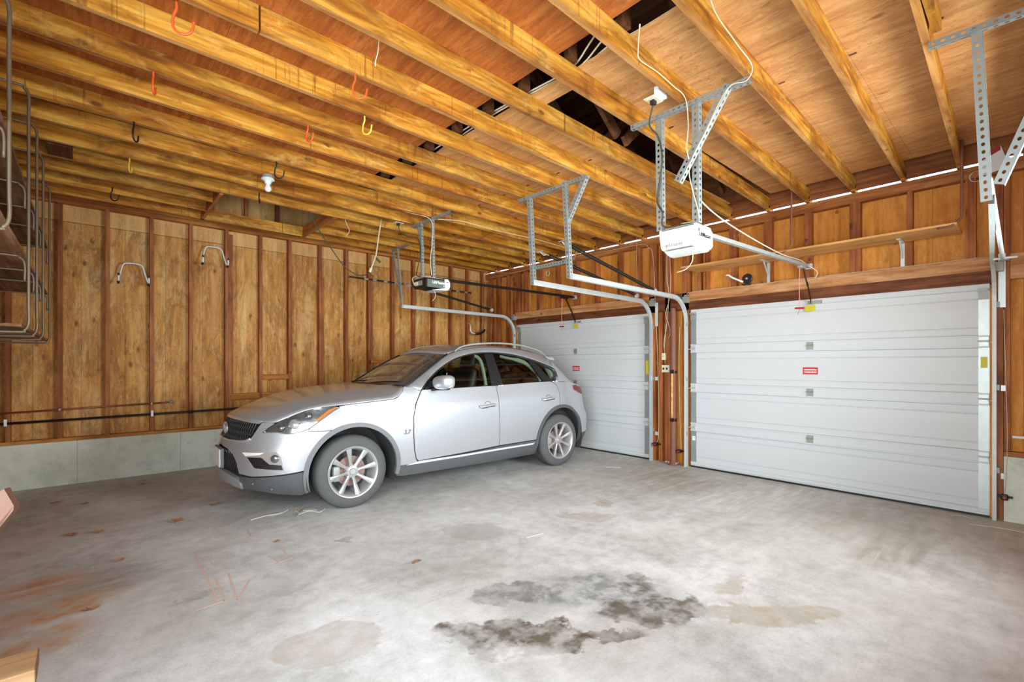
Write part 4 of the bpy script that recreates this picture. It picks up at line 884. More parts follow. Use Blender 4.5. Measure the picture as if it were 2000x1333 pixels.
# ------------------------------------------------------------------ hanging wire rack, upper left
XR = -.28; XB = BXW+.02
ry = [6.52, 5.60, 4.94, 4.29, 3.29]
for z, lab in ((1.625, 'lowest plywood shelf of the hanging rack, upper left'), (2.09, 'middle plywood shelf of the hanging rack, upper left'), (2.55, 'top plywood shelf of the hanging rack, upper left')):
    y0 = 4.15 if z < 1.7 else 2.2
    o = mk('rack_shelf', BX(XB, XR-.02, y0, 6.65, z, z+.02), 'rackply', bevel=.002); recentre(o); tag(o, lab, 'shelf', 'plywood shelves of the hanging rack')
for i, y in enumerate(ry):
    zb = 1.60 if y > 4.0 else 2.04
    t = thing('rack_hanger', 'bent steel rod hanger of the upper left rack, %s counted from the far end' % ORD[i+1], 'hanger', (XR, y, ZJ), group='steel rod hangers of the rack')
    zt = 3.16
    bm = bmesh.new(); tube(bm, [(XB, y, zt), (XR-.07, y, zt), (XR-.02, y, zt-.015), (XR, y, zt-.06), (XR, y, zt-.2), (XR, y, 2.4), (XR, y, zb+.2), (XR, y, zb+.06), (XR-.02, y, zb+.012), (XR-.07, y, zb), (XB, y, zb)], .0085, 8, 4); mk('main_rod', bm, 'rod', t, smooth=True)
    for z in (2.08, 2.54):
        if z < zb+.1: continue
        bm = bmesh.new(); tube(bm, [(XB, y, z), (XR-.10, y, z), (XR-.04, y, z-.012), (XR-.018, y, z-.05), (XR-.018, y, z-.16)], .0068, 8, 4); mk('shelf_rod', bm, 'rod', t, smooth=True)
# things poking in at the lower left, near the camera
bm = bmesh.new(); prism(bm, [(-.20+.0, 2.215, 1.0), (-.177, 2.2, .945), (-.178, 2.2, .93), (-.205, 2.215, .885), (-.45, 2.3, .45), (-.80, 2.42, 0.001), (-.82, 2.42, .5)], (.012, .018, 0)); fixn(bm)
lone('hardboard_sheet', bm, 'hardboard', 'brown hardboard corner poking in at the left edge of the photo', 'board')
bm = bmesh.new(); box(bm, -.60, -.108, 1.86, 2.0, .505, .552); lone('bench_plank', bm, 'lumber', 'light wooden plank end at the bottom left corner of the photo', 'plank', bevel=.003)
for x in (-.5,):
    t = thing('saw_horse', 'wooden saw horse carrying the plank, mostly outside the photo', 'saw horse', (-.5, 1.93, 0))
    bm = bmesh.new(); box(bm, -.54, -.46, 1.6, 2.3, .42, .504); mk('top_beam', bm, 'lumber', t)
    for y in (1.68, 2.22):
        for dx in (-.16, .12):
            bm = bmesh.new(); bar(bm, (-.5+dx, y, .001), (-.5+dx*.25, y, .44), .04, .04); mk('leg', bm, 'lumber', t)
# ------------------------------------------------------------------ floor litter
def leaf(x, y, s, rot, lab):
    bm = bmesh.new(); n = 9; pts = []
    random.seed(int(x*1000+y*77)); P = []
    for k in range(n):
        a = 2*PI*k/n; r = s*(.45+.55*random.random()); P.append(bm.verts.new((x+r*math.cos(a+rot), y+r*.6*math.sin(a+rot), .004+random.random()*s*.5)))
    c = bm.verts.new((x, y, .006))
    for k in range(n): bm.faces.new((c, P[k], P[(k+1) % n]))
    o = lone('dry_leaf', bm, 'leaf', lab, 'leaf', 'dry leaves on the floor', solid=.0015)
leaf(-.233, 6.54, .06, .3, 'dry leaf nearest the left wall footing'); leaf(-.02, 6.35, .045, 1.3, 'thin dry leaf right of the leaf nearest the wall')
leaf(.584, 5.09, .06, .9, 'curled pale leaf in the left middle of the floor'); leaf(1.1, 3.99, .04, .2, 'small leaf just above the faint orange markings')
leaf(.933, 5.43, .06, 2.0, 'yellowish leaf in the shade of the front bumper'); leaf(.47, 6.9, .035, 2.0, 'tiny leaf at the foot of the concrete footing')
leaf(-.1, 5.25, .06, .7, 'dark leaf scrap at far left on the pale floor'); leaf(.07, 5.2, .05, 1.7, 'dark leaf scrap second from the left edge')
leaf(1.5, 4.68, .035, .1, 'pale leaf scrap just in front of the bumper corner'); leaf(.16, 4.35, .04, .5, 'brown leaf strip above the rust stain')
leaf(1.72, 2.93, .05, .2, 'brown leaf scrap in the middle of the floor'); leaf(-.0, 3.6, .05, .5, 'dark flake at the right of the rust stain')
def straw(pts, lab, r=.0028): lone('straw', T([(a, b, .004+.004*(i % 2)) for i, (a, b) in enumerate(pts)], r, 5, 3), 'straw', lab, 'straw', 'straw on the floor')
straw([(1.08, 4.70), (1.2, 4.72), (1.33, 4.72), (1.42, 4.78)], 'long crooked straw in front of the car bumper', .004)
straw([(1.42, 4.52), (1.47, 4.62), (1.46, 4.72)], 'short upright looking straw beside the front tyre')
straw([(1.45, 4.58), (1.56, 4.60), (1.62, 4.52), (1.70, 4.58)], 'bent straw beside the front tyre', .0035)
straw([(1.52, 4.66), (1.62, 4.58)], 'small straw crossing the bent one')
straw([(2.62, 2.75), (2.78, 2.72)], 'short pale straw in the middle of the floor')
straw([(5.2, 3.9), (5.3, 3.75)], 'short straw near the left door')
straw([(5.7, .42), (5.75, .2), (5.72, -.05)], 'straw at the foot of the right post', .004)
straw([(5.9, .55), (5.95, .48), (5.9, .40)], 'straw lying against the right end of the right door')
straw([(1.15, 1.25), (1.2, 1.35)], 'tiny straw at the bottom of the photo')
# faint orange outlines brushed on the slab (two loose groups of strokes)
def strokes(segs, lab):
    bm = bmesh.new()
    for (a, b), (c, d) in segs: bar(bm, (a, b, .0008), (c, d, .0008), .012, .0012)
    lone('floor_marking', bm, 'chalk', lab, 'marking')
strokes([((.581, 4.10), (.575, 3.25)), ((.64, 4.0), (.66, 3.8)), ((.62, 3.6), (.60, 3.2)), ((.70, 3.62), (.655, 3.17)), ((.66, 3.17), (.78, 3.42)), ((.46, 3.2), (.60, 3.22))], 'faint orange straight strokes on the slab at left')
strokes([((.98, 4.25), (1.0, 4.45)), ((.90, 4.30), (1.03, 4.30)), ((.98, 3.75), (1.0, 3.58)), ((1.0, 3.58), (1.10, 3.60)), ((1.10, 3.85), (1.08, 3.66))], 'faint orange boxy strokes on the slab right of the first marks')
# ================================================================== the car: outline surface
def lerp_tab(t,x):
    if x<=t[0][0]: return t[0][1]
    for i in range(len(t)-1):
        if x<=t[i+1][0]:
            a=(x-t[i][0])/(t[i+1][0]-t[i][0])
            # monotone-ish smooth: catmull tangents
            x0,y0=t[i]; x1,y1=t[i+1]; h=x1-x0
            m0=(y1-t[i-1][1])/(x1-t[i-1][0]) if i>0 else (y1-y0)/h
            m1=(t[i+2][1]-y0)/(t[i+2][0]-x0) if i+2<len(t) else (y1-y0)/h
            a2=a*a;a3=a2*a
            return (2*a3-3*a2+1)*y0+(a3-2*a2+a)*h*m0+(-2*a3+3*a2)*y1+(a3-a2)*h*m1
    return t[-1][1]
def smooth(a,b,x):
    t=max(0,min(1,(x-a)/(b-a))); return t*t*(3-2*t)
# plan of the widest outline, camera side, from front centre to rear centre (x, half width)
PLAN=[(-.925,0),(-.918,.15),(-.882,.34),(-.815,.52),(-.715,.67),(-.58,.78),(-.40,.85),(0,.893),(.6,.9),(1.4,.9),(2.2,.9),(2.87,.893),(3.15,.878),(3.42,.835),(3.62,.75),(3.74,.58),(3.80,.3),(3.815,0)]
def _dense():
    P=[(PLAN[1][0],-PLAN[1][1])]+PLAN+[(PLAN[-2][0],-PLAN[-2][1])]; out=[]
    for i in range(1,len(P)-2):
        for k in range(12):
            t=k/12; a,b,c,d=P[i-1],P[i],P[i+1],P[i+2]
            out.append(tuple(.5*((2*b[j])+(-a[j]+c[j])*t+(2*a[j]-5*b[j]+4*c[j]-d[j])*t*t+(-a[j]+3*b[j]-3*c[j]+d[j])*t**3) for j in (0,1)))
    out.append(PLAN[-1]); return out
DP=_dense()
DS=[0.]
for i in range(1,len(DP)): DS.append(DS[-1]+math.dist(DP[i],DP[i-1]))
SMAX=DS[-1]
def plan(s):
    import bisect
    s=max(0,min(SMAX-1e-6,s)); i=min(max(bisect.bisect_right(DS,s)-1,0),len(DS)-2)
    a=(s-DS[i])/(DS[i+1]-DS[i]); x=DP[i][0]*(1-a)+DP[i+1][0]*a; w=DP[i][1]*(1-a)+DP[i+1][1]*a
    def tan(j):
        j0=max(j-1,0);j1=min(j+1,len(DP)-1); return (DP[j1][0]-DP[j0][0],DP[j1][1]-DP[j0][1])
    t0,t1=tan(i),tan(i+1); tx=t0[0]*(1-a)+t1[0]*a; tw=t0[1]*(1-a)+t1[1]*a
    if i==0 and a<.5: pass
    L=math.hypot(tx,tw); return x,w,(-tw/L,tx/L)   # outward normal (nx, nw)
D_SIDE=[(.12,.16),(.18,.085),(.24,.05),(.32,.03),(.40,.018),(.5,.007),(.62,0),(.75,0),(.86,.005),(.93,.014),(.98,.028),(1.05,.046),(1.12,.066),(1.2,.1)]
D_FRONT=[(.14,.16),(.19,.08),(.25,.03),(.32,.005),(.42,-.005),(.52,.0),(.60,.004),(.66,.02),(.72,.038),(.80,.058),(.87,.082),(.95,.13)]
D_REAR=[(.2,.16),(.3,.05),(.4,.01),(.5,0),(.65,0),(.75,.04),(.95,.08),(1.1,.14),(1.2,.2)]
def W(s,z,off=0.):
    x,w,n=plan(s)
    kf=1-smooth(.75,1.45,s); kr=smooth(SMAX-1.5,SMAX-.6,s)
    zc=z-.03*(max(x,0)-.8)*(1 if x<3.2 else 0) if x<3.2 else z-.072
    d=lerp_tab(D_SIDE,zc)*(1-kf)*(1-kr)+lerp_tab(D_FRONT,z)*kf+lerp_tab(D_REAR,z)*kr
    d-=off
    return (x-n[0]*d, -(w-n[1]*d), z)
def s_of_x(x):
    lo,hi=0,SMAX
    for _ in range(40):
        m=(lo+hi)/2
        if plan(m)[0]<x: lo=m
        else: hi=m
    return lo
# ------------------------------------------------------------------ car materials
def paint():
    m, t, p = newmat('silver_paint')
    tc = t.nodes.new('ShaderNodeTexCoord')
    fl = noise(t, mapping(t, tc.outputs['Object'], (900, 900, 900)), 1, 1)
    c = ramp(t, fl, [(.3, srgb(172, 175, 180)), (.7, srgb(194, 197, 201))])
    t.links.new(c, p.inputs['Base Color']); p.inputs['Metallic'].default_value = .55; p.inputs['Roughness'].default_value = .36
    p.inputs['Coat Weight'].default_value = .6; p.inputs['Coat Roughness'].default_value = .08
    return m
M['paint'] = paint()
def glassmat(name, tint, gloss=.0, haze=0):
    m = bpy.data.materials.new(name); m.use_nodes = True; t = m.node_tree; t.nodes.clear()
    o = t.nodes.new('ShaderNodeOutputMaterial'); mx = t.nodes.new('ShaderNodeMixShader'); tr = t.nodes.new('ShaderNodeBsdfTransparent'); gl = t.nodes.new('ShaderNodeBsdfGlossy')
    fr = t.nodes.new('ShaderNodeFresnel'); fr.inputs[0].default_value = 1.5
    ad = t.nodes.new('ShaderNodeMath'); ad.operation = 'ADD'; ad.inputs[1].default_value = gloss; t.links.new(fr.outputs[0], ad.inputs[0])
    nz = t.nodes.new('ShaderNodeTexNoise'); nz.inputs['Scale'].default_value = 3
    rr = t.nodes.new('ShaderNodeMapRange'); rr.inputs[3].default_value = .01; rr.inputs[4].default_value = .05; t.links.new(nz.outputs['Fac'], rr.inputs[0]); t.links.new(rr.outputs[0], gl.inputs['Roughness'])
    tr.inputs[0].default_value = tint; gl.inputs[0].default_value = (.9, .93, .9, 1)
    t.links.new(ad.outputs[0], mx.inputs[0]); t.links.new(tr.outputs[0], mx.inputs[1]); t.links.new(gl.outputs[0], mx.inputs[2]); t.links.new(mx.outputs[0], o.inputs[0])
    if haze:  # grey haze mixed into the glass colour for the reflection on it
        df = t.nodes.new('ShaderNodeBsdfDiffuse'); df.inputs[0].default_value = (.55, .53, .5, 1); m2 = t.nodes.new('ShaderNodeMixShader'); m2.inputs[0].default_value = haze
        t.links.new(mx.outputs[0], m2.inputs[1]); t.links.new(df.outputs[0], m2.inputs[2]); t.links.new(m2.outputs[0], o.inputs[0])
    return m
M['car_glass'] = glassmat('tinted_car_glass', (.62, .70, .62, 1), .04)
M['wind_glass'] = glassmat('windshield_glass', (.50, .52, .50, 1), .14, .13)
M['lens'] = glassmat('clear_lens', (.92, .94, .94, 1), .06)
M['tyre'] = plain('tyre_rubber', srgb(84, 84, 83), .8, 0, .12, 30, bump=.2)
M['alloy'] = plain('alloy_wheel', srgb(178, 177, 176), .38, .5, .05)
M['strip'] = plain('satin_strip', srgb(222, 224, 226), .3, .3, .02)
M['rotor'] = plain('rusty_brake_disc', srgb(140, 112, 106), .5, .3, .15, 12)
M['liner'] = plain('wheel_arch_liner', srgb(58, 58, 58), .85, 0, .2, 10)
M['dark_gap'] = plain('dark_body_gap', srgb(40, 40, 40), .8)
M['seat'] = plain('black_leather', srgb(48, 46, 44), .5, 0, .1)
M['trim_light'] = plain('pale_cabin_trim', srgb(196, 204, 186), .6)
M['amber'] = plain('amber_reflector', srgb(222, 132, 60), .25, 0, .05, coat=.8)
M['lamp_inner'] = plain('lamp_reflector', srgb(140, 144, 146), .2, .75, .45, 26, bump=.6)
M['tail_red'] = plain('red_tail_lamp', srgb(118, 4, 10), .35, 0, .2, 30, coat=0)
M['clad'] = plain('grey_cladding', srgb(112, 113, 115), .5, 0, .05, 30)
M['clad_dark'] = plain('dark_cladding', srgb(82, 83, 85), .5, 0, .08, 20)
M['mesh_dark'] = plain('grille_dark', srgb(34, 34, 36), .4, .1, .1)
M['mesh_bar'] = plain('grille_bar', srgb(70, 70, 72), .25, .5, .1)

TH = math.radians(-1.1)
CP = (1.88699, 5.304837, 0)
car = thing('car', 'silver crossover car parked along the left wall, facing left', 'car', CP, TH)
_sx = {}
def sx(x):
    k = round(x, 4)
    if k not in _sx: _sx[k] = s_of_x(x)
    return _sx[k]
def y3(x, z, off=0.):
    t = z-1.12; y = .836-.36*t-.17*t*abs(t)
    if x > 2.7: y -= .085*((x-2.7)/.5)**2
    return (x, -(y+off), z+off*.4)
def inpoly(p, poly):
    x, y = p; c = False; n = len(poly)
    for i in range(n):
        x1, y1 = poly[i]; x2, y2 = poly[(i+1) % n]
        if (y1 > y) != (y2 > y) and x < (x2-x1)*(y-y1)/(y2-y1)+x1: c = not c
    return c
def edist(p, poly):
    m = 9; n = len(poly)
    for i in range(n):
        a = Vector(poly[i]); b = Vector(poly[(i+1) % n]); d = b-a; t = max(0, min(1, (Vector(p)-a).dot(d)/max(d.dot(d), 1e-12))); m = min(m, (Vector(p)-a-d*t).length)
    return m
def dens(poly, h, closed=True):
    out = []; n = len(poly)
    for i in range(n if closed else n-1):
        a = Vector(poly[i]); b = Vector(poly[(i+1) % n]); k = max(1, int(math.ceil((b-a).length/h)))
        out += [tuple(a+(b-a)*j/k) for j in range(k)]
    if not closed: out.append(tuple(poly[-1]))
    return out
def patch(bm, poly, f, off=0., h=.05, mirror=1, rim=.014):
    """mesh a polygon given in surface coordinates, laid on surface f, with a turned-in rim; mirror: 1 near, -1 far, 0 both"""
    P = dens(poly, h*.6)
    if abs(P[0][0]-P[-1][0])+abs(P[0][1]-P[-1][1]) < 1e-7: P.pop()
    xs = [p[0] for p in P]; ys = [p[1] for p in P]; nb = len(P)
    I = []
    nx = int((max(xs)-min(xs))/h)+1; ny = int((max(ys)-min(ys))/h)+1
    for i in range(nx+1):
        for j in range(ny+1):
            q = (min(xs)+(max(xs)-min(xs))*(i+.5*(j % 2))/max(nx, 1), min(ys)+(max(ys)-min(ys))*j/max(ny, 1))
            if inpoly(q, P) and edist(q, P) > h*.38: I.append(q)
    r = delaunay_2d_cdt([Vector(p) for p in P+I], [], [list(range(nb))], 1, 1e-5)
    V2, F = r[0], r[2]
    for sd in ((1, -1) if mirror == 0 else (mirror,)):
        pos = [Vector(f(v[0], v[1], off)) for v in V2]; ins = [Vector(f(v[0], v[1], off-rim)) for v in V2]
        if sd < 0:
            for q in pos+ins: q.y = -q.y
        vs = [bm.verts.new(p) for p in pos]; ed = {}
        ref = None
        for fc in F:
            n = (pos[fc[1]]-pos[fc[0]]).cross(pos[fc[2]]-pos[fc[0]]); out = sum(((pos[i]-ins[i]) for i in fc), Vector())
            fl = n.dot(out) < 0
            idx = list(fc)[::-1] if fl else list(fc)
            try: bm.faces.new([vs[i] for i in idx])
            except ValueError: continue
            for a, b in zip(idx, idx[1:]+idx[:1]): ed[(a, b)] = 1
        if rim:
            bd = [(a, b) for (a, b) in ed if (b, a) not in ed]; tv = {}
            def g(i, k):
                if (i, k) not in tv: tv[(i, k)] = bm.verts.new(pos[i] if k == 0 else ins[i])
                return tv[(i, k)]
            for a, b in bd: bm.faces.new((g(b, 0), g(a, 0), g(a, 1), g(b, 1)))
    return bm
def part(name, poly, mat, parent, f=W, off=0., h=.05, mirror=1, rim=.014):
    bm = bmesh.new(); patch(bm, poly, f, off, h, mirror, rim)
    return mk(name, bm, mat, parent, smooth=True, local=True)
def arc(cx, cz, R, a0, a1, n=14):
    return [(sx(cx+R*math.cos(math.radians(a0+(a1-a0)*k/n))), cz+R*math.sin(math.radians(a0+(a1-a0)*k/n))) for k in range(n+1)]
FC, RC, RA = (.06, .355), (2.95, .365), .447
# dark inner shell that shows in the shut lines
under = [(.0, .30), (.45, .27), (1.07, .23)]+arc(*FC, .46, 196, -8, 18)+[(sx(.6), .25), (sx(2.4), .25)]+arc(*RC, .46, 188, -12, 18)+[(5.3, .3), (SMAX-.01, .3), (SMAX-.01, .98), (sx(3.44), 1.06), (sx(2.8), 1.11), (sx(.9), 1.07), (sx(.5), 1.0), (sx(0), .96), (sx(-.3), .93), (.9, .84), (.6, .82), (0, .82)]
part('body_shell', under, 'dark_gap', car, off=-.022, h=.08, mirror=0, rim=0)
hl = [(.692, .774), (.747, .813), (.856, .877), (1.002, .927), (1.113, .967), (1.24, .990), (1.345, 1.001), (1.395, .979), (1.342, .954), (1.234, .879), (1.13, .805), (1.03, .771), (.923, .762), (.841, .775)]
gr = [(0, .872), (.2, .870), (.45, .862), (.633, .85), (.621, .835), (.586, .781), (.545, .715), (.48, .694), (.3, .684), (0, .680)]
bump = [(0, .615), (.22, .60), (.34, .56), (.41, .49), (.455, .395), (.62, .383), (.91, .405), (1.079, .425)]+arc(*FC, RA, 170, 112, 10)+[(1.30, .768), (1.108, .770), (1.12, .797), (1.03, .767), (.923, .757), (.841, .772), (.68, .768), (.735, .815), (.80, .852), (.733, .858), (.655, .858), (.633, .830), (.600, .775), (.556, .706), (.49, .684), (.3, .673), (0, .668)]
bp = part('front_bumper', bump, 'paint', car, mirror=0)
for sd in (1, -1):
  o = part('fog_lamp_surround', [(.48, .598), (.848, .607), (.888, .563), (.921, .429), (.629, .452), (.533, .554)], 'chrome', bp, off=.003, mirror=sd, h=.06)
  part('intake_mesh', [(.56, .553), (.712, .556), (.79, .497), (.895, .488), (.905, .445), (.65, .462)], 'mesh_dark', o, off=.006, mirror=sd)
  part('daytime_lamp', [(.495, .592), (.735, .600), (.70, .580), (.54, .562)], 'paper', o, off=.007, mirror=sd, h=.03)
  if 1:
    c = W(.835, .545, .004); bm = bmesh.new(); lathe(bm, [(0, -.012), (.030, -.010), (.036, .0), (.040, .006)], (0, 0, 0), 'X', 18)
    x_, w_, n_ = plan(.835); ang = math.atan2(-n_[1], n_[0])+PI
    bmesh.ops.rotate(bm, verts=bm.verts, matrix=Matrix.Rotation(ang, 3, 'Z')); bmesh.ops.translate(bm, verts=bm.verts, vec=c)
    if sd < 0: bmesh.ops.scale(bm, verts=bm.verts, vec=(1, -1, 1))
    mk('fog_lamp', bm, 'lamp_inner', o, smooth=True, local=True)
low = [(.441, .369), (.62, .37), (.91, .392), (1.079, .412)]+arc(*FC, RA, 173, 197, 6)+[(1.068, .185), (.85, .215), (.698, .245), (.472, .253)]
for sd in (1, -1): part('lower_valance', low, 'clad_dark', bp, off=.0, mirror=sd)
part('skid_plate', [(0, .40), (.128, .395), (.30, .375), (.41, .352), (.478, .30), (.472, .25), (.3, .275), (0, .29)], 'alloy', bp, off=.018, mirror=0, rim=.05)
part('lower_grille', [(0, .60), (.22, .585), (.33, .548), (.40, .484), (.445, .39), (.40, .376), (.28, .395), (0, .41)], 'mesh_dark', bp, off=-.012, mirror=0)
bm = bmesh.new()
for k in range(11):
    for sd in (1, -1):
        a = .02+.037*k; zt_b = .59-.25*max(0, a-.2); pts = [Vector(W(a+.03*j/4*2, .40+(zt_b-.40)*j/4, -.006)) for j in range(5) if a+.06*j/4 < .43]
        if len(pts) > 1:
            for q in pts: q.y *= sd
            tube(bm, pts, .004, 5)
mk('grille_bars', bm, 'mesh_bar', bp, smooth=True, local=True)
for s_, z_, nm in ((.62, .315, 'parking_sensor'), (.80, .27, 'parking_sensor')):
    bm = bmesh.new(); rbox(bm, W(s_, z_, .004), (.016, .016, .016), .006); mk(nm, bm, 'clad', bp, local=True)
# grille
g_ = part('grille', gr, 'mesh_dark', car, off=-.012, mirror=0)
bm = bmesh.new()
for sd in (1, -1):
    for dirn in (1, -1):
        for k in range(-8, 22):
            pts = []
            for j in range(15):
                z = .688+.172*j/14; s = .035*k+dirn*(z-.77)*.34
                lim = .532+max(0, (z-.69))*.56-.012
                if 0 <= s <= lim: pts.append(Vector(W(s, z, -.004+.002*dirn)))
            if len(pts) > 1:
                for q in pts: q.y *= sd
                tube(bm, pts, .0042, 5)
mk('grille_mesh', bm, 'mesh_bar', g_, smooth=True, local=True)
def rib(pts, r, mat, nm, parent, both=True, n=8, k=4):
    bm = bmesh.new()
    for sd in ((1, -1) if both else (1,)):
        tube(bm, [Vector((p[0], p[1]*sd, p[2])) for p in pts], r, n, k)
    return mk(nm, bm, mat, parent, smooth=True, local=True)
part('grille_top_bar', [(0, .892), (.3, .888), (.645, .872), (.633, .848), (.3, .866), (0, .870)], 'chrome', g_, off=.008, mirror=0, h=.04)
rib([W(s, z, .004) for s, z in ((0, .675), (.2, .677), (.4, .683), (.5, .693), (.556, .715))], .010, 'chrome', 'grille_frame', g_)
em = mk('emblem', lathe(bmesh.new(), [(.0, 0)], (0, 0, 0)), 'chrome', g_, local=True) if False else None
xe = -.882
bm = bmesh.new(); tube(bm, [(xe, .078*math.cos(a), .772+.052*math.sin(a)) for a in [2*PI*k/32 for k in range(33)]], .009, 8); em = mk('emblem', bm, 'chrome', g_, smooth=True, local=True)
bm = bmesh.new()
for sd in (1, -1):   # road narrowing to the horizon
    tube(bm, [(xe, sd*.022, .735), (xe, sd*.006, .79)], .006, 6)
mk('emblem_mark', bm, 'chrome', em, local=True)
bm = bmesh.new(); lathe(bm, [(0, 0), (.060, 0), (.058, .006), (0, .006)], (0, 0, 0), 'X', 28); bmesh.ops.scale(bm, verts=bm.verts, vec=(1, 1, .66)); bmesh.ops.translate(bm, verts=bm.verts, vec=(xe+.006, 0, .772)); mk('emblem_back', bm, 'black_plastic', em, local=True)
# plate
t_ = mk('license_plate', rbox(bmesh.new(), (-.955, 0, .50), (.010, .305, .17), .004), 'paper', car, local=True)
mk('plate_holder', rbox(bmesh.new(), (-.935, 0, .50), (.03, .32, .185), .008), 'clad', t_, local=True)
# headlights
for sd in (1, -1):
    h_ = part('headlight', hl, 'lamp_inner', car, off=-.012, mirror=sd, h=.04, rim=0)
    part('amber_reflector', [(1.062, .783), (1.185, .875), (1.302, .962), (1.363, .984), (1.385, .979), (1.337, .950), (1.233, .874), (1.13, .803), (1.08, .783)], 'amber', h_, off=-.004, mirror=sd, h=.03)
    for s_, z_, r_ in ((1.0, .835, .048), (.87, .81, .034), (1.13, .91, .032)):
        c = Vector(W(s_, z_, -.012)); bm = bmesh.new(); lathe(bm, [(0, -r_*.8), (r_*.5, -r_*.65), (r_*.85, -r_*.3), (r_, 0), (r_*1.15, .004), (r_*1.15, .01)], (0, 0, 0), 'X', 20)
        x_, w_, n_ = plan(s_); bmesh.ops.rotate(bm, verts=bm.verts, matrix=Matrix.Rotation(math.atan2(-n_[1], n_[0])+PI, 3, 'Z')); bmesh.ops.translate(bm, verts=bm.verts, vec=c)
        if sd < 0: bmesh.ops.scale(bm, verts=bm.verts, vec=(1, -1, 1))
        mk('projector', bm, 'chrome' if r_ > .04 else 'lamp_inner', h_, smooth=True, local=True)
    part('lens_cover', hl, 'lens', h_, off=.004, mirror=sd, h=.04)
    rib([(p[0], p[1]*sd, p[2]) for p in [W(s, z, .004) for s, z in (hl[0], hl[13], hl[12], hl[11], hl[10], hl[9], hl[8], hl[7])]], .004, 'clad', 'lens_seal', h_, both=False)
# fenders
hood_e = [(0, .893), (.3, .889), (.50, .880), (.648, .868), (.80, .862), (.99, .935), (1.113, .973), (1.24, .996), (1.345, 1.006), (1.485, 1.014), (1.692, 1.026), (1.957, 1.042), (2.0, 1.056), (2.064, 1.110), (2.09, 1.150)]
fend = [(1.108, .776), (1.307, .774)]+arc(*FC, RA, 110, 2, 16)+[(sx(.51), .345), (2.235, .345)]+[(2.202, .389), (2.177, .485), (2.161, .649), (2.163, .837), (2.199, .968), (2.280, 1.100), (2.20, 1.140), (2.100, 1.156), (2.074, 1.104), (2.008, 1.044), (1.962, 1.029), (1.692, 1.012), (1.485, 1.000), (1.40, .990), (1.400, .975), (1.347, .949), (1.239, .874), (1.135, .800)]
fdoor = [(2.293, 1.100), (2.211, .966), (2.175, .837), (2.173, .649), (2.189, .485), (2.214, .389), (2.240, .366), (2.347, .370), (2.782, .380), (3.338, .404), (3.339, .469), (3.324, .844), (3.323, 1.028), (3.317, 1.118), (2.804, 1.114), (2.387, 1.106)]
rdoor = [(3.325, 1.118), (3.331, 1.028), (3.332, .844), (3.347, .469), (3.346, .404), (3.548, .406), (3.955, .410)]+arc(*RC, RA, 173, 98, 12)+[(4.386, .831), (4.398, 1.018), (4.372, 1.106), (4.294, 1.147), (3.84, 1.137)]
quar = [(4.300, 1.152), (4.379, 1.110), (4.405, 1.018), (4.393, .825)]+arc(*RC, RA, 96, 4, 14)+[(4.96, .40), (5.2, .42), (5.6, .40), (SMAX-.002, .40), (SMAX-.002, 1.02), (5.45, 1.03), (5.1, 1.075), (sx(3.44), 1.10), (4.7, 1.135)]
rlow = arc(*RC, RA, 3, -16, 5)+[(5.2, .27), (SMAX-.002, .27), (SMAX-.002, .395), (5.6, .395), (5.2, .412), (4.96, .393)]
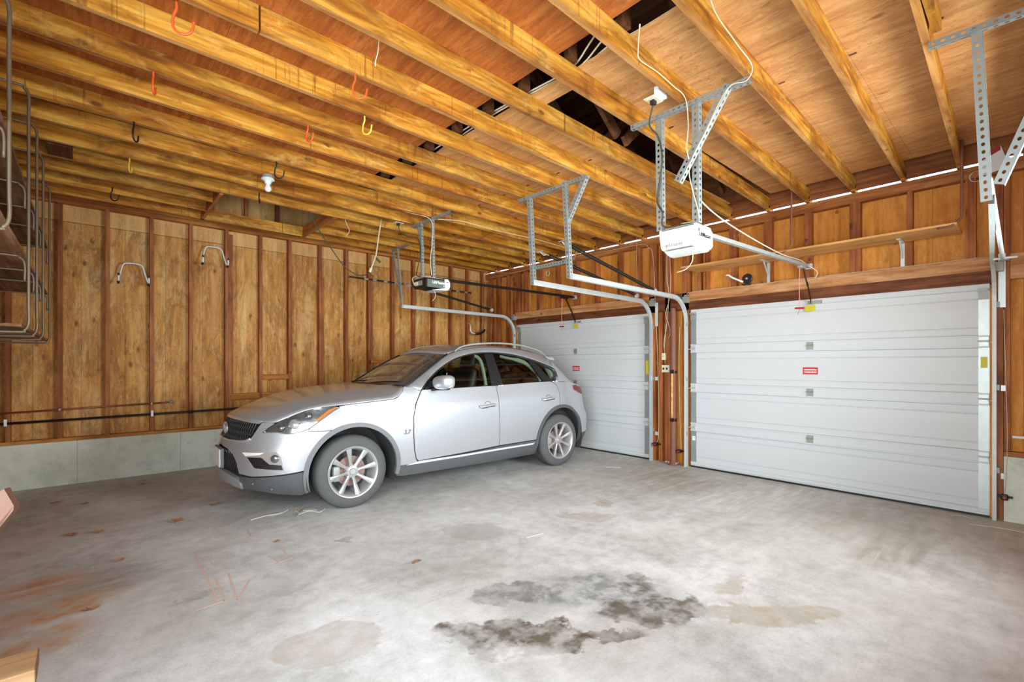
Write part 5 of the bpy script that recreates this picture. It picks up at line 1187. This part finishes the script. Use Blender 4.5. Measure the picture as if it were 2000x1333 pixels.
for sd in (1, -1):
    f_ = part('front_fender', fend, 'paint', car, mirror=sd, h=.045)
    if sd > 0:
        c = W(sx(.60), .686, .003); text_mesh('3.7', .062, 'clad', 'engine_badge', f_, c, (1, 0, 0), (0, 0, 1), .003, local=True, bold=.001, shear=.25)
    cl = arc(*FC, .475, 199, -12, 30); ci = arc(*FC, .432, -12, 199, 30)
    part('arch_trim', cl+ci, 'clad', f_, off=.010, mirror=sd, h=.04, rim=.03)
    d = part('front_door', fdoor, 'paint', car, mirror=sd, h=.05)
    part('door_window', [(.93, 1.112), (1.03, 1.222), (1.11, 1.293), (1.21, 1.368), (1.30, 1.414), (1.39, 1.45), (1.48, 1.476), (1.58, 1.498), (1.68, 1.511), (1.79, 1.518), (1.775, 1.125), (1.3, 1.112)], 'car_glass', d, f=y3, off=-.008, mirror=sd, h=.08, rim=0)
    part('pillar_trim', [(1.79, 1.519), (1.92, 1.517), (1.955, 1.130), (1.777, 1.124)], 'black_plastic', d, f=y3, off=.0, mirror=sd)
    part('mirror_corner', [(.83, 1.104), (.93, 1.205), (1.0, 1.20), (.935, 1.106)], 'black_plastic', d, f=y3, off=.001, mirror=sd)
    rib([(p[0], p[1]*sd, p[2]) for p in [y3(x, z, .002) for x, z in ((.81, 1.107), (1.3, 1.115), (1.85, 1.122))]], .007, 'chrome', 'belt_moulding', d, both=False)
    def handle(x, z, par):
        s0 = sx(x)
        bm = bmesh.new(); c = Vector(W(s0, z, -.0)); lathe(bm, [(.0, .012), (.03, .010), (.05, .002), (.054, -.001), (.05, -.004)], (0, 0, 0), 'Y', 22); bmesh.ops.scale(bm, verts=bm.verts, vec=(1, 1, .85)); bmesh.ops.translate(bm, verts=bm.verts, vec=c)
        if sd < 0: bmesh.ops.scale(bm, verts=bm.verts, vec=(1, -1, 1))
        mk('handle_cup', bm, 'paint', par, smooth=True, local=True)
        bm = bmesh.new(); P = [W(s0-.125, z-.012, .01), W(s0-.09, z-.012, .032), W(s0-.02, z-.004, .038), W(s0+.05, z+.002, .034), W(s0+.09, z+.003, .030), W(s0+.105, z+.003, .008)]
        tube(bm, [Vector((p[0], p[1]*sd, p[2])) for p in P], .014, 10, 4); mk('door_handle', bm, 'chrome', par, smooth=True, local=True)
        bm = bmesh.new(); tube(bm, [Vector((p[0], p[1]*sd+.006*sd, p[2]-.015)) for p in P[1:5]], .008, 8, 4); mk('handle_shade_strip', bm, 'black_plastic', par, smooth=True, local=True)  # black strip added for the dark lower side and shadow of the handle
    handle(1.665, .905, d)
    r = part('rear_door', rdoor, 'paint', car, mirror=sd, h=.05)
    part('door_window', [(1.93, 1.516), (2.06, 1.512), (2.20, 1.500), (2.36, 1.472), (2.50, 1.440), (2.66, 1.168), (2.3, 1.142), (1.965, 1.130)], 'car_glass', r, f=y3, off=-.008, mirror=sd, h=.08, rim=0)
    part('pillar_trim', [(2.50, 1.440), (2.60, 1.412), (2.83, 1.157), (2.66, 1.164)], 'black_plastic', r, f=y3, mirror=sd)
    rib([(p[0], p[1]*sd, p[2]) for p in [y3(x, z, .002) for x, z in ((1.87, 1.124), (2.3, 1.140), (2.80, 1.150))]], .007, 'chrome', 'belt_moulding', r, both=False)
    handle(2.69, .938, r)
    q = part('quarter_panel', quar, 'paint', car, mirror=sd, h=.05)
    part('quarter_window', [(2.62, 1.408), (2.76, 1.368), (2.90, 1.322), (2.945, 1.285), (2.94, 1.20), (2.89, 1.158), (2.83, 1.155)], 'car_glass', q, f=y3, off=-.004, mirror=sd, h=.06, rim=0)
    rib([(p[0], p[1]*sd, p[2]) for p in [y3(x, z, .0) for x, z in ((2.84, 1.153), (2.92, 1.16), (2.96, 1.22), (2.955, 1.29), (2.90, 1.335))]], .006, 'chrome', 'window_moulding', q, both=False)
    part('arch_trim', arc(*RC, .475, 186, -14, 30)+arc(*RC, .432, -14, 186, 30), 'clad_dark', q, off=.010, mirror=sd, h=.04, rim=.03)
    part('rear_valance', rlow, 'clad_dark', q, mirror=sd)
    part('tail_lamp', [(4.77, 1.085), (4.86, 1.092), (5.06, 1.045), (5.12, .99), (5.05, .955), (4.907, .99), (4.77, 1.03)], 'tail_red', q, off=.012, mirror=sd, h=.035, rim=.02)
    si = part('side_sill', [(sx(.49), .345), (sx(.75), .345), (sx(1.29), .358), (sx(1.85), .390), (sx(2.5), .402), (sx(2.515), .30), (sx(2.56), .20), (sx(1.9), .205), (sx(.6), .225), (sx(.50), .24)], 'clad_dark', car, off=.004, mirror=sd, rim=.05)
    part('sill_strip', [(sx(.60), .340), (sx(.74), .364), (sx(1.3), .364), (sx(1.86), .372), (sx(2.44), .374), (sx(2.40), .352), (sx(1.86), .350), (sx(1.3), .342), (sx(.74), .340)], 'strip', si, off=.026, mirror=sd, h=.03, rim=.015)
    # wheel well liners
    for (cx, cz) in (FC, RC):
        bm = bmesh.new(); n = 20; a = []
        for k in range(n+1):
            an = math.radians(-25+230*k/n); cxx, czz = cx+.45*math.cos(an), max(cz+.45*math.sin(an), .2)
            a.append((bm.verts.new((cxx, -.855*sd, czz)), bm.verts.new((cxx, -.52*sd, czz))))
        for k in range(n): bm.faces.new((a[k][0], a[k+1][0], a[k+1][1], a[k][1]))
        bm.faces.new([v[1] for v in a]); mk('wheel_liner', bm, 'liner', f_ if cx < 1 else q, local=True)
# hood
nA, nB = 26, 12
def edge_at(lst, u):
    L = [0]
    for i in range(1, len(lst)): L.append(L[-1]+math.dist(lst[i], lst[i-1]))
    d = u*L[-1]
    for i in range(len(lst)-1):
        if d <= L[i+1] or i == len(lst)-2:
            t = (d-L[i])/(L[i+1]-L[i]); return tuple(lst[i][j]*(1-t)+lst[i+1][j]*t for j in range(len(lst[0])))
HC = [(-.838, .897), (-.76, .935), (-.66, .970), (-.5, 1.022), (-.32, 1.078), (-.13, 1.120), (.1, 1.152), (.35, 1.166), (.58, 1.165)]
def hz(x): return lerp_tab(HC, x)
side_e = [e for e in hood_e if e[0] >= .648]
bm = bmesh.new(); G = []
for i in range(nA+1):
    u = i/nA; s, z = edge_at(side_e, u); ex, ey, ez = W(s, z, .002); row = []
    xc = -.838+(.58+.838)*u
    for j in range(nB+1):
        b = j/nB
        if i == 0:
            ss = .648*b; x, y, zz = W(ss, lerp_tab([(0, .893), (.3, .889), (.5, .880), (.648, .868)], ss), .002)
        else:
            x = xc+(ex-xc)*b**2.2; y = ey*b; zz = ez+(hz(xc)-ez)*(1-b**2.6)
            zz += .012*math.exp(-((b-.62)/.12)**2)*min(1, u*3)      # raised hood line
        row.append((x, y, zz))
    G.append(row)
vs = {}
for i in range(nA+1):
    for j in range(-nB, nB+1):
        x, y, z = G[i][abs(j)]; vs[(i, j)] = bm.verts.new((x, y if j > 0 else -y, z) if j else (x, 0, z))
for i in range(nA):
    for j in range(-nB, nB): bm.faces.new((vs[(i, j)], vs[(i+1, j)], vs[(i+1, j+1)], vs[(i, j+1)]))
fixn(bm)
if sum(f.normal.z for f in bm.faces) < 0: bmesh.ops.reverse_faces(bm, faces=bm.faces)
hd = mk('hood', bm, 'paint', car, smooth=True, local=True); s_ = hd.modifiers.new('solid', 'SOLIDIFY'); s_.thickness = .012; s_.offset = -1
# greenhouse: windshield edge / roof edge curve (U) and door opening curve (L)
U = [(.675, -.715, 1.147), (.86, -.70, 1.262), (1.06, -.665, 1.385), (1.29, -.60, 1.508), (1.5, -.588, 1.568), (1.8, -.580, 1.606), (2.12, -.576, 1.610), (2.48, -.568, 1.590), (2.77, -.558, 1.540), (3.02, -.55, 1.474)]
UR = [(3.02, -.55, 1.474), (3.15, -.562, 1.375), (3.30, -.60, 1.245), (3.45, -.66, 1.10)]
Lc = [(.80, 1.104), (.905, 1.205), (1.05, 1.312), (1.24, 1.412), (1.40, 1.470), (1.60, 1.512), (1.80, 1.528), (1.98, 1.528), (2.24, 1.508), (2.50, 1.458), (2.72, 1.395), (2.90, 1.336)]
L3 = [y3(x, z, .004) for x, z in Lc]
LR = [y3(2.90, 1.336, .004), y3(2.958, 1.29, .004), y3(2.965, 1.21, .004), y3(2.90, 1.15, .004)]
def lerp_curve(c, u): P = [tuple(p) for p in spline(c, 8)]; return Vector(edge_at(P, u))
def loft(bm, ca, cb, n, m, bulge, sd):
    rows = []
    for i in range(n+1):
        a, b = lerp_curve(ca, i/n), lerp_curve(cb, i/n); r = []
        for j in range(m+1):
            t = j/m; p = a.lerp(b, t)+Vector((0, -1, .7)).normalized()*bulge*math.sin(PI*t); r.append(bm.verts.new((p.x, p.y*sd, p.z)))
        rows.append(r)
    for i in range(n):
        for j in range(m): bm.faces.new((rows[i][j], rows[i+1][j], rows[i+1][j+1], rows[i][j+1]))
def cgrid(c, n, m, fx, fz):
    """surface spanning from near curve c to its mirror image with bow fx and crown fz"""
    bm = bmesh.new(); rows = []
    for i in range(n+1):
        u = i/n; p = lerp_curve(c, u); r = []
        for j in range(m+1):
            b = -1+2*j/m; k = 1-abs(b)**2.2; r.append(bm.verts.new((p.x+fx(u)*k, -p.y*b*-1 if False else p.y*-b*-1, p.z+fz(u)*k)))
        rows.append(r)
    for i in range(n):
        for j in range(m): bm.faces.new((rows[i][j], rows[i+1][j], rows[i+1][j+1], rows[i][j+1]))
    fixn(bm)
    if sum(f.normal.z for f in bm.faces) < 0: bmesh.ops.reverse_faces(bm, faces=bm.faces)
    return bm
rf = mk('roof', cgrid(U[3:], 24, 16, lambda u: -.07*(1-u)+.10*u*u, lambda u: .045-.01*u), 'paint', car, smooth=True, local=True)
s_ = rf.modifiers.new('solid', 'SOLIDIFY'); s_.thickness = .03; s_.offset = -1
for sd in (1, -1):
    bm = bmesh.new(); loft(bm, L3, U, 40, 5, .012, sd); loft(bm, LR, UR, 12, 5, .02, sd); bmesh.ops.remove_doubles(bm, verts=bm.verts, dist=.0005)
    # D pillar down to quarter panel
    fixn(bm)
    if sum(f.normal.y for f in bm.faces)*sd > 0: bmesh.ops.reverse_faces(bm, faces=bm.faces)
    o = mk('roof_side', bm, 'paint', rf, smooth=True, local=True); s_ = o.modifiers.new('solid', 'SOLIDIFY'); s_.thickness = .02; s_.offset = -1
    rib([(p[0], p[1]*sd, p[2]) for p in L3+LR[1:3]], .009, 'black_plastic', 'window_seal', rf, both=False, k=3)
    o = rib([(x, y*sd, z) for x, y, z in ((1.40, -.592, 1.545), (1.47, -.585, 1.590), (1.62, -.575, 1.628), (1.85, -.570, 1.652), (2.14, -.566, 1.662), (2.48, -.560, 1.645), (2.72, -.552, 1.606), (2.86, -.548, 1.568), (3.0, -.545, 1.49))], [.008, .011, .012, .012, .012, .012, .012, .011, .008], 'galv_dull', 'roof_rail', car, both=False)
ws = mk('windshield', cgrid(U[:4], 14, 16, lambda u: -.10+.03*u, lambda u: .012), 'wind_glass', car, smooth=True, local=True)
rib([(p[0]-.004, p[1]+.004, p[2]+.004) for p in U[:4]], .008, 'black_plastic', 'windshield_seal', ws)
bm = bmesh.new(); pts = [(.675-.10*(1-abs(b)**2.2)-.02, .70*b, 1.150+.012*(1-b*b)) for b in [-1+.1*k for k in range(21)]]; tube(bm, pts, .016, 8); mk('cowl_panel', bm, 'black_plastic', ws, smooth=True, local=True)
for y0, y1 in ((-.05, -.60), (.50, .0)):
    bm = bmesh.new(); tube(bm, [(.585, y0, 1.175), (.63, (y0+y1)/2, 1.192), (.70, y1, 1.198)], .008, 6, 3); mk('wiper', bm, 'black_plastic', ws, smooth=True, local=True)
rw = mk('rear_window', cgrid(UR, 12, 12, lambda u: .14+.14*u, lambda u: .0), 'car_glass', car, smooth=True, local=True)
bm = bmesh.new()
pts = []
for k in range(13):
    b = -1+2*k/12; xx = 3.02+.14*(1-abs(b)**2.2)
    pts.append((xx, .58*b, 1.488+.02*(1-b*b)))
rows = [[bm.verts.new((x+dx, y, z+dz)) for dx, dz in ((-.10, .006), (.07, -.004), (.10, -.045), (.0, -.04))] for x, y, z in pts]
for a, b in zip(rows, rows[1:]):
    for k in range(4): bm.faces.new((a[k], a[(k+1) % 4], b[(k+1) % 4], b[k]))
bm.faces.new(rows[0]); bm.faces.new(rows[-1][::-1]); fixn(bm); mk('rear_spoiler', bm, 'paint', car, smooth=True, local=True, auto=40)
# door mirror
for sd in (1, -1):
    bm = bmesh.new(); bmesh.ops.create_uvsphere(bm, u_segments=24, v_segments=16, radius=1)
    for v in bm.verts:
        x, y, z = v.co; f = lambda a, p: math.copysign(abs(a)**p, a)
        x, y, z = f(x, .75), f(y, .62), f(z, .72)
        if x > .55: x = .55
        v.co = (.995+x*.085+ .02*y*-1, -.985+y*.125, 1.195+z*.076+(.012 if z > 0 else 0)*(-y))
    if sd < 0: bmesh.ops.scale(bm, verts=bm.verts, vec=(1, -1, 1)); fixn(bm)
    mr = mk('door_mirror', bm, 'paint', car, smooth=True, local=True, auto=50)
    bm = bmesh.new(); tube(bm, [Vector(p) for p in ((.93, -.84*sd, 1.115), (.97, -.90*sd, 1.122), (1.0, -1.02*sd, 1.128), (1.0, -1.08*sd, 1.135))], .018, 8, 4); mk('mirror_base', bm, 'black_plastic', mr, smooth=True, local=True)
    bm = bmesh.new(); tube(bm, [Vector(p) for p in ((.95, -1.0*sd, 1.134), (.99, -1.08*sd, 1.140), (1.03, -1.105*sd, 1.165))], .009, 8, 4); mk('turn_lamp', bm, 'chrome', mr, smooth=True, local=True)
    bm = bmesh.new(); rbox(bm, (1.044, -.985*sd, 1.197), (.006, .20, .11), .003); mk('mirror_glass', bm, 'chrome', mr, local=True)
# antenna nub seen over the mirror, cabin
rib([(1.03, -.99, 1.268), (1.03, -.99, 1.30)], .003, 'chrome', 'mirror_pin', mr, both=False, k=0)
cb = mk('cabin', BX(.72, 3.35, -.70, .70, .40, .90), 'dark_gap', car, local=True)
bm = bmesh.new(); rbox(bm, (.86, 0, 1.03), (.42, 1.40, .17), .06); mk('dashboard', bm, 'seat', cb, smooth=True, local=True)
bm = bmesh.new(); tube(bm, [(1.20+.05*math.sin(a), -.36+.18*math.cos(a), 1.08+.17*math.sin(a)) for a in [2*PI*k/24 for k in range(25)]], .015, 8); tube(bm, [(1.20, -.52, 1.08), (1.16, -.36, 1.06), (1.20, -.2, 1.08)], .018, 6); mk('steering_wheel', bm, 'seat', cb, smooth=True, local=True)
rot = Matrix.Rotation(math.radians(16), 3, 'Y')
for (x, y) in ((1.62, -.37), (1.62, .37)):
    bm = bmesh.new(); rbox(bm, (x-.28, y, .88), (.52, .50, .14), .05); s0 = mk('seat', bm, 'seat', cb, smooth=True, local=True)
    bm = bmesh.new(); rbox(bm, (x+.03, y, 1.09), (.13, .50, .52), .055, 4, rot); mk('seat_back', bm, 'seat', s0, smooth=True, local=True)
    bm = bmesh.new(); rbox(bm, (x+.13, y, 1.41), (.10, .27, .17), .045, 4, rot); tube(bm, [(x+.11, y-.06, 1.36), (x+.10, y-.06, 1.28)], .007, 6); tube(bm, [(x+.11, y+.06, 1.36), (x+.10, y+.06, 1.28)], .007, 6); mk('headrest', bm, 'seat', s0, smooth=True, local=True)
bm = bmesh.new(); rbox(bm, (2.55, 0, .88), (.5, 1.3, .14), .05); s0 = mk('rear_bench', bm, 'seat', cb, smooth=True, local=True)
bm = bmesh.new(); rbox(bm, (2.80, 0, 1.06), (.13, 1.3, .46), .055, 4, rot); mk('seat_back', bm, 'seat', s0, smooth=True, local=True)
for y in (-.38, .38):
    bm = bmesh.new(); rbox(bm, (2.89, y, 1.33), (.10, .26, .15), .045, 4, rot); mk('headrest', bm, 'seat', s0, smooth=True, local=True)
for sd in (1, -1):
    rib([(1.735, -.765*sd, 1.13), (1.735, -.72*sd, 1.28), (1.73, -.665*sd, 1.42), (1.70, -.635*sd, 1.475), (1.66, -.625*sd, 1.49)], [.022, .024, .024, .024, .02], 'trim_light', 'pillar_lining', cb, both=False)
    rib([(2.66, -.77*sd, 1.16), (2.60, -.70*sd, 1.30), (2.46, -.62*sd, 1.42), (2.1, -.585*sd, 1.49)], [.02, .03, .03, .02], 'trim_light', 'pillar_lining', cb, both=False)
    rib([(3.0, -.66*sd, 1.20), (2.95, -.63*sd, 1.30), (2.88, -.6*sd, 1.40)], .05, 'trim_light', 'pillar_lining', cb, both=False)
    rib([(.78, -.755*sd, 1.12), (1.0, -.70*sd, 1.27), (1.28, -.60*sd, 1.46)], .02, 'trim_light', 'pillar_lining', cb, both=False)
bm = bmesh.new(); rbox(bm, (1.22, 0, 1.44), (.05, .22, .06), .02); mk('rear_view_mirror', bm, 'black_plastic', cb, smooth=True, local=True)
mk('underbody', BX(-.60, 3.45, -.50, .50, .20, .41), 'liner', car, local=True)
# wheels
def wheel(x, y, sd, rot0):
    t = thing('wheel', None, None); del_ = t
    t.parent = car; t.location = (x, y, .352); t.name = 'wheel'; ORG[t.name] = Vector((0, 0, 0))
    for k in ('label', 'category'):
        if k in t: del t[k]
    R = .352; w = .112
    def m(nm, bm, mat, par=t, **k):
        if sd < 0: bmesh.ops.scale(bm, verts=bm.verts, vec=(1, -1, 1)); bmesh.ops.reverse_faces(bm, faces=bm.faces)
        return mk(nm, bm, mat, par, local=True, **k)
    bm = bmesh.new(); lathe(bm, [(.232, .10), (.240, .112), (.262, .118), (.300, .114), (.326, .102), (.342, .088), (.350, .070), (.352, .04), (.352, .0), (.350, -.07), (.338, -.09), (.30, -.112), (.25, -.112), (.232, -.10)], (0, 0, 0), 'Y', 64)
    # tread grooves
    for v in bm.verts: v.co.y *= -1
    fixn(bm); ty = m('tyre', bm, 'tyre', smooth=True, auto=50)
    bm = bmesh.new()
    for g in (-.05, -.015, .02, .055): lathe(bm, [(.3525, g-.004), (.3535, g), (.3525, g+.004)], (0, 0, 0), 'Y', 48)
    m('tread_groove', bm, 'dark_gap', ty)
    bm = bmesh.new(); lathe(bm, [(.246, -.116), (.252, -.112), (.250, -.106), (.238, -.100), (.228, -.085), (.218, -.05), (.205, .02), (.215, .10), (.20, .10), (.195, .02), (.208, -.05), (.218, -.088), (.228, -.106), (.236, -.114)], (0, 0, 0), 'Y', 56, close=True)
    fixn(bm); rm = m('rim', bm, 'alloy', smooth=True, auto=35)
    bm = bmesh.new()
    for k in range(8):
        a = rot0+PI/4*k; ca_, sa_ = math.cos(a), math.sin(a)
        prof = [(.045, .022, -.078, .034), (.080, .013, -.082, .030), (.13, .017, -.090, .026), (.18, .022, -.100, .022), (.222, .027, -.108, .018), (.242, .028, -.110, .014)]
        rows = []
        for (r, hw, yf, dp) in prof:
            rr = []
            for (q, yy) in ((-hw, yf+.006), (-hw*.35, yf), (hw*.35, yf+.003), (hw, yf+.009), (hw*.8, yf+dp+.01), (-hw*.8, yf+dp+.01)): rr.append(bm.verts.new((ca_*r-sa_*q, yy, sa_*r+ca_*q)))
            rows.append(rr)
        for a1, b1 in zip(rows, rows[1:]):
            for i in range(6): bm.faces.new((a1[i], a1[(i+1) % 6], b1[(i+1) % 6], b1[i]))
        bm.faces.new(rows[0][::-1]); bm.faces.new(rows[-1])
    fixn(bm); m('spokes', bm, 'alloy', rm, smooth=True, auto=30)
    bm = bmesh.new(); lathe(bm, [(0, -.094), (.026, -.094), (.031, -.090), (.034, -.084), (.055, -.080), (.062, -.070), (.062, -.04), (0, -.04)], (0, 0, 0), 'Y', 32); fixn(bm); hb = m('hub_cap', bm, 'alloy', rm, smooth=True, auto=35)
    bm = bmesh.new()
    for k in range(5):
        a = rot0+.3+2*PI*k/5; lathe(bm, [(0, -.083), (.008, -.083), (.008, -.076), (0, -.076)], (.046*math.cos(a), 0, .046*math.sin(a)), 'Y', 8)
    m('wheel_nuts', bm, 'galv_dull', hb)
    bm = bmesh.new(); lathe(bm, [(.07, -.030), (.145, -.030), (.145, -.010), (.07, -.018)], (0, 0, 0), 'Y', 40, close=True); fixn(bm); bd = m('brake_disc', bm, 'rotor', smooth=True, auto=30)
    bm = bmesh.new(); lathe(bm, [(0, -.045), (.075, -.045), (.08, -.02), (0, -.02)], (0, 0, 0), 'Y', 24); fixn(bm); m('disc_bell', bm, 'rotor', bd)
    bm = bmesh.new(); rbox(bm, (-.145, -.03, -.01), (.07, .07, .15), .018); m('brake_caliper', bm, 'galv_dull', smooth=True)
    bm = bmesh.new(); lathe(bm, [(0, .02), (.20, .02), (.205, .03), (0, .03)], (0, 0, 0), 'Y', 32); m('dust_shield', bm, 'liner')
for (x, y, sd, r0) in ((.042, -.772, 1, .20), (2.925, -.772, 1, .35), (.042, .772, -1, .1), (2.925, .772, -1, .6)): wheel(x, y, sd, r0)
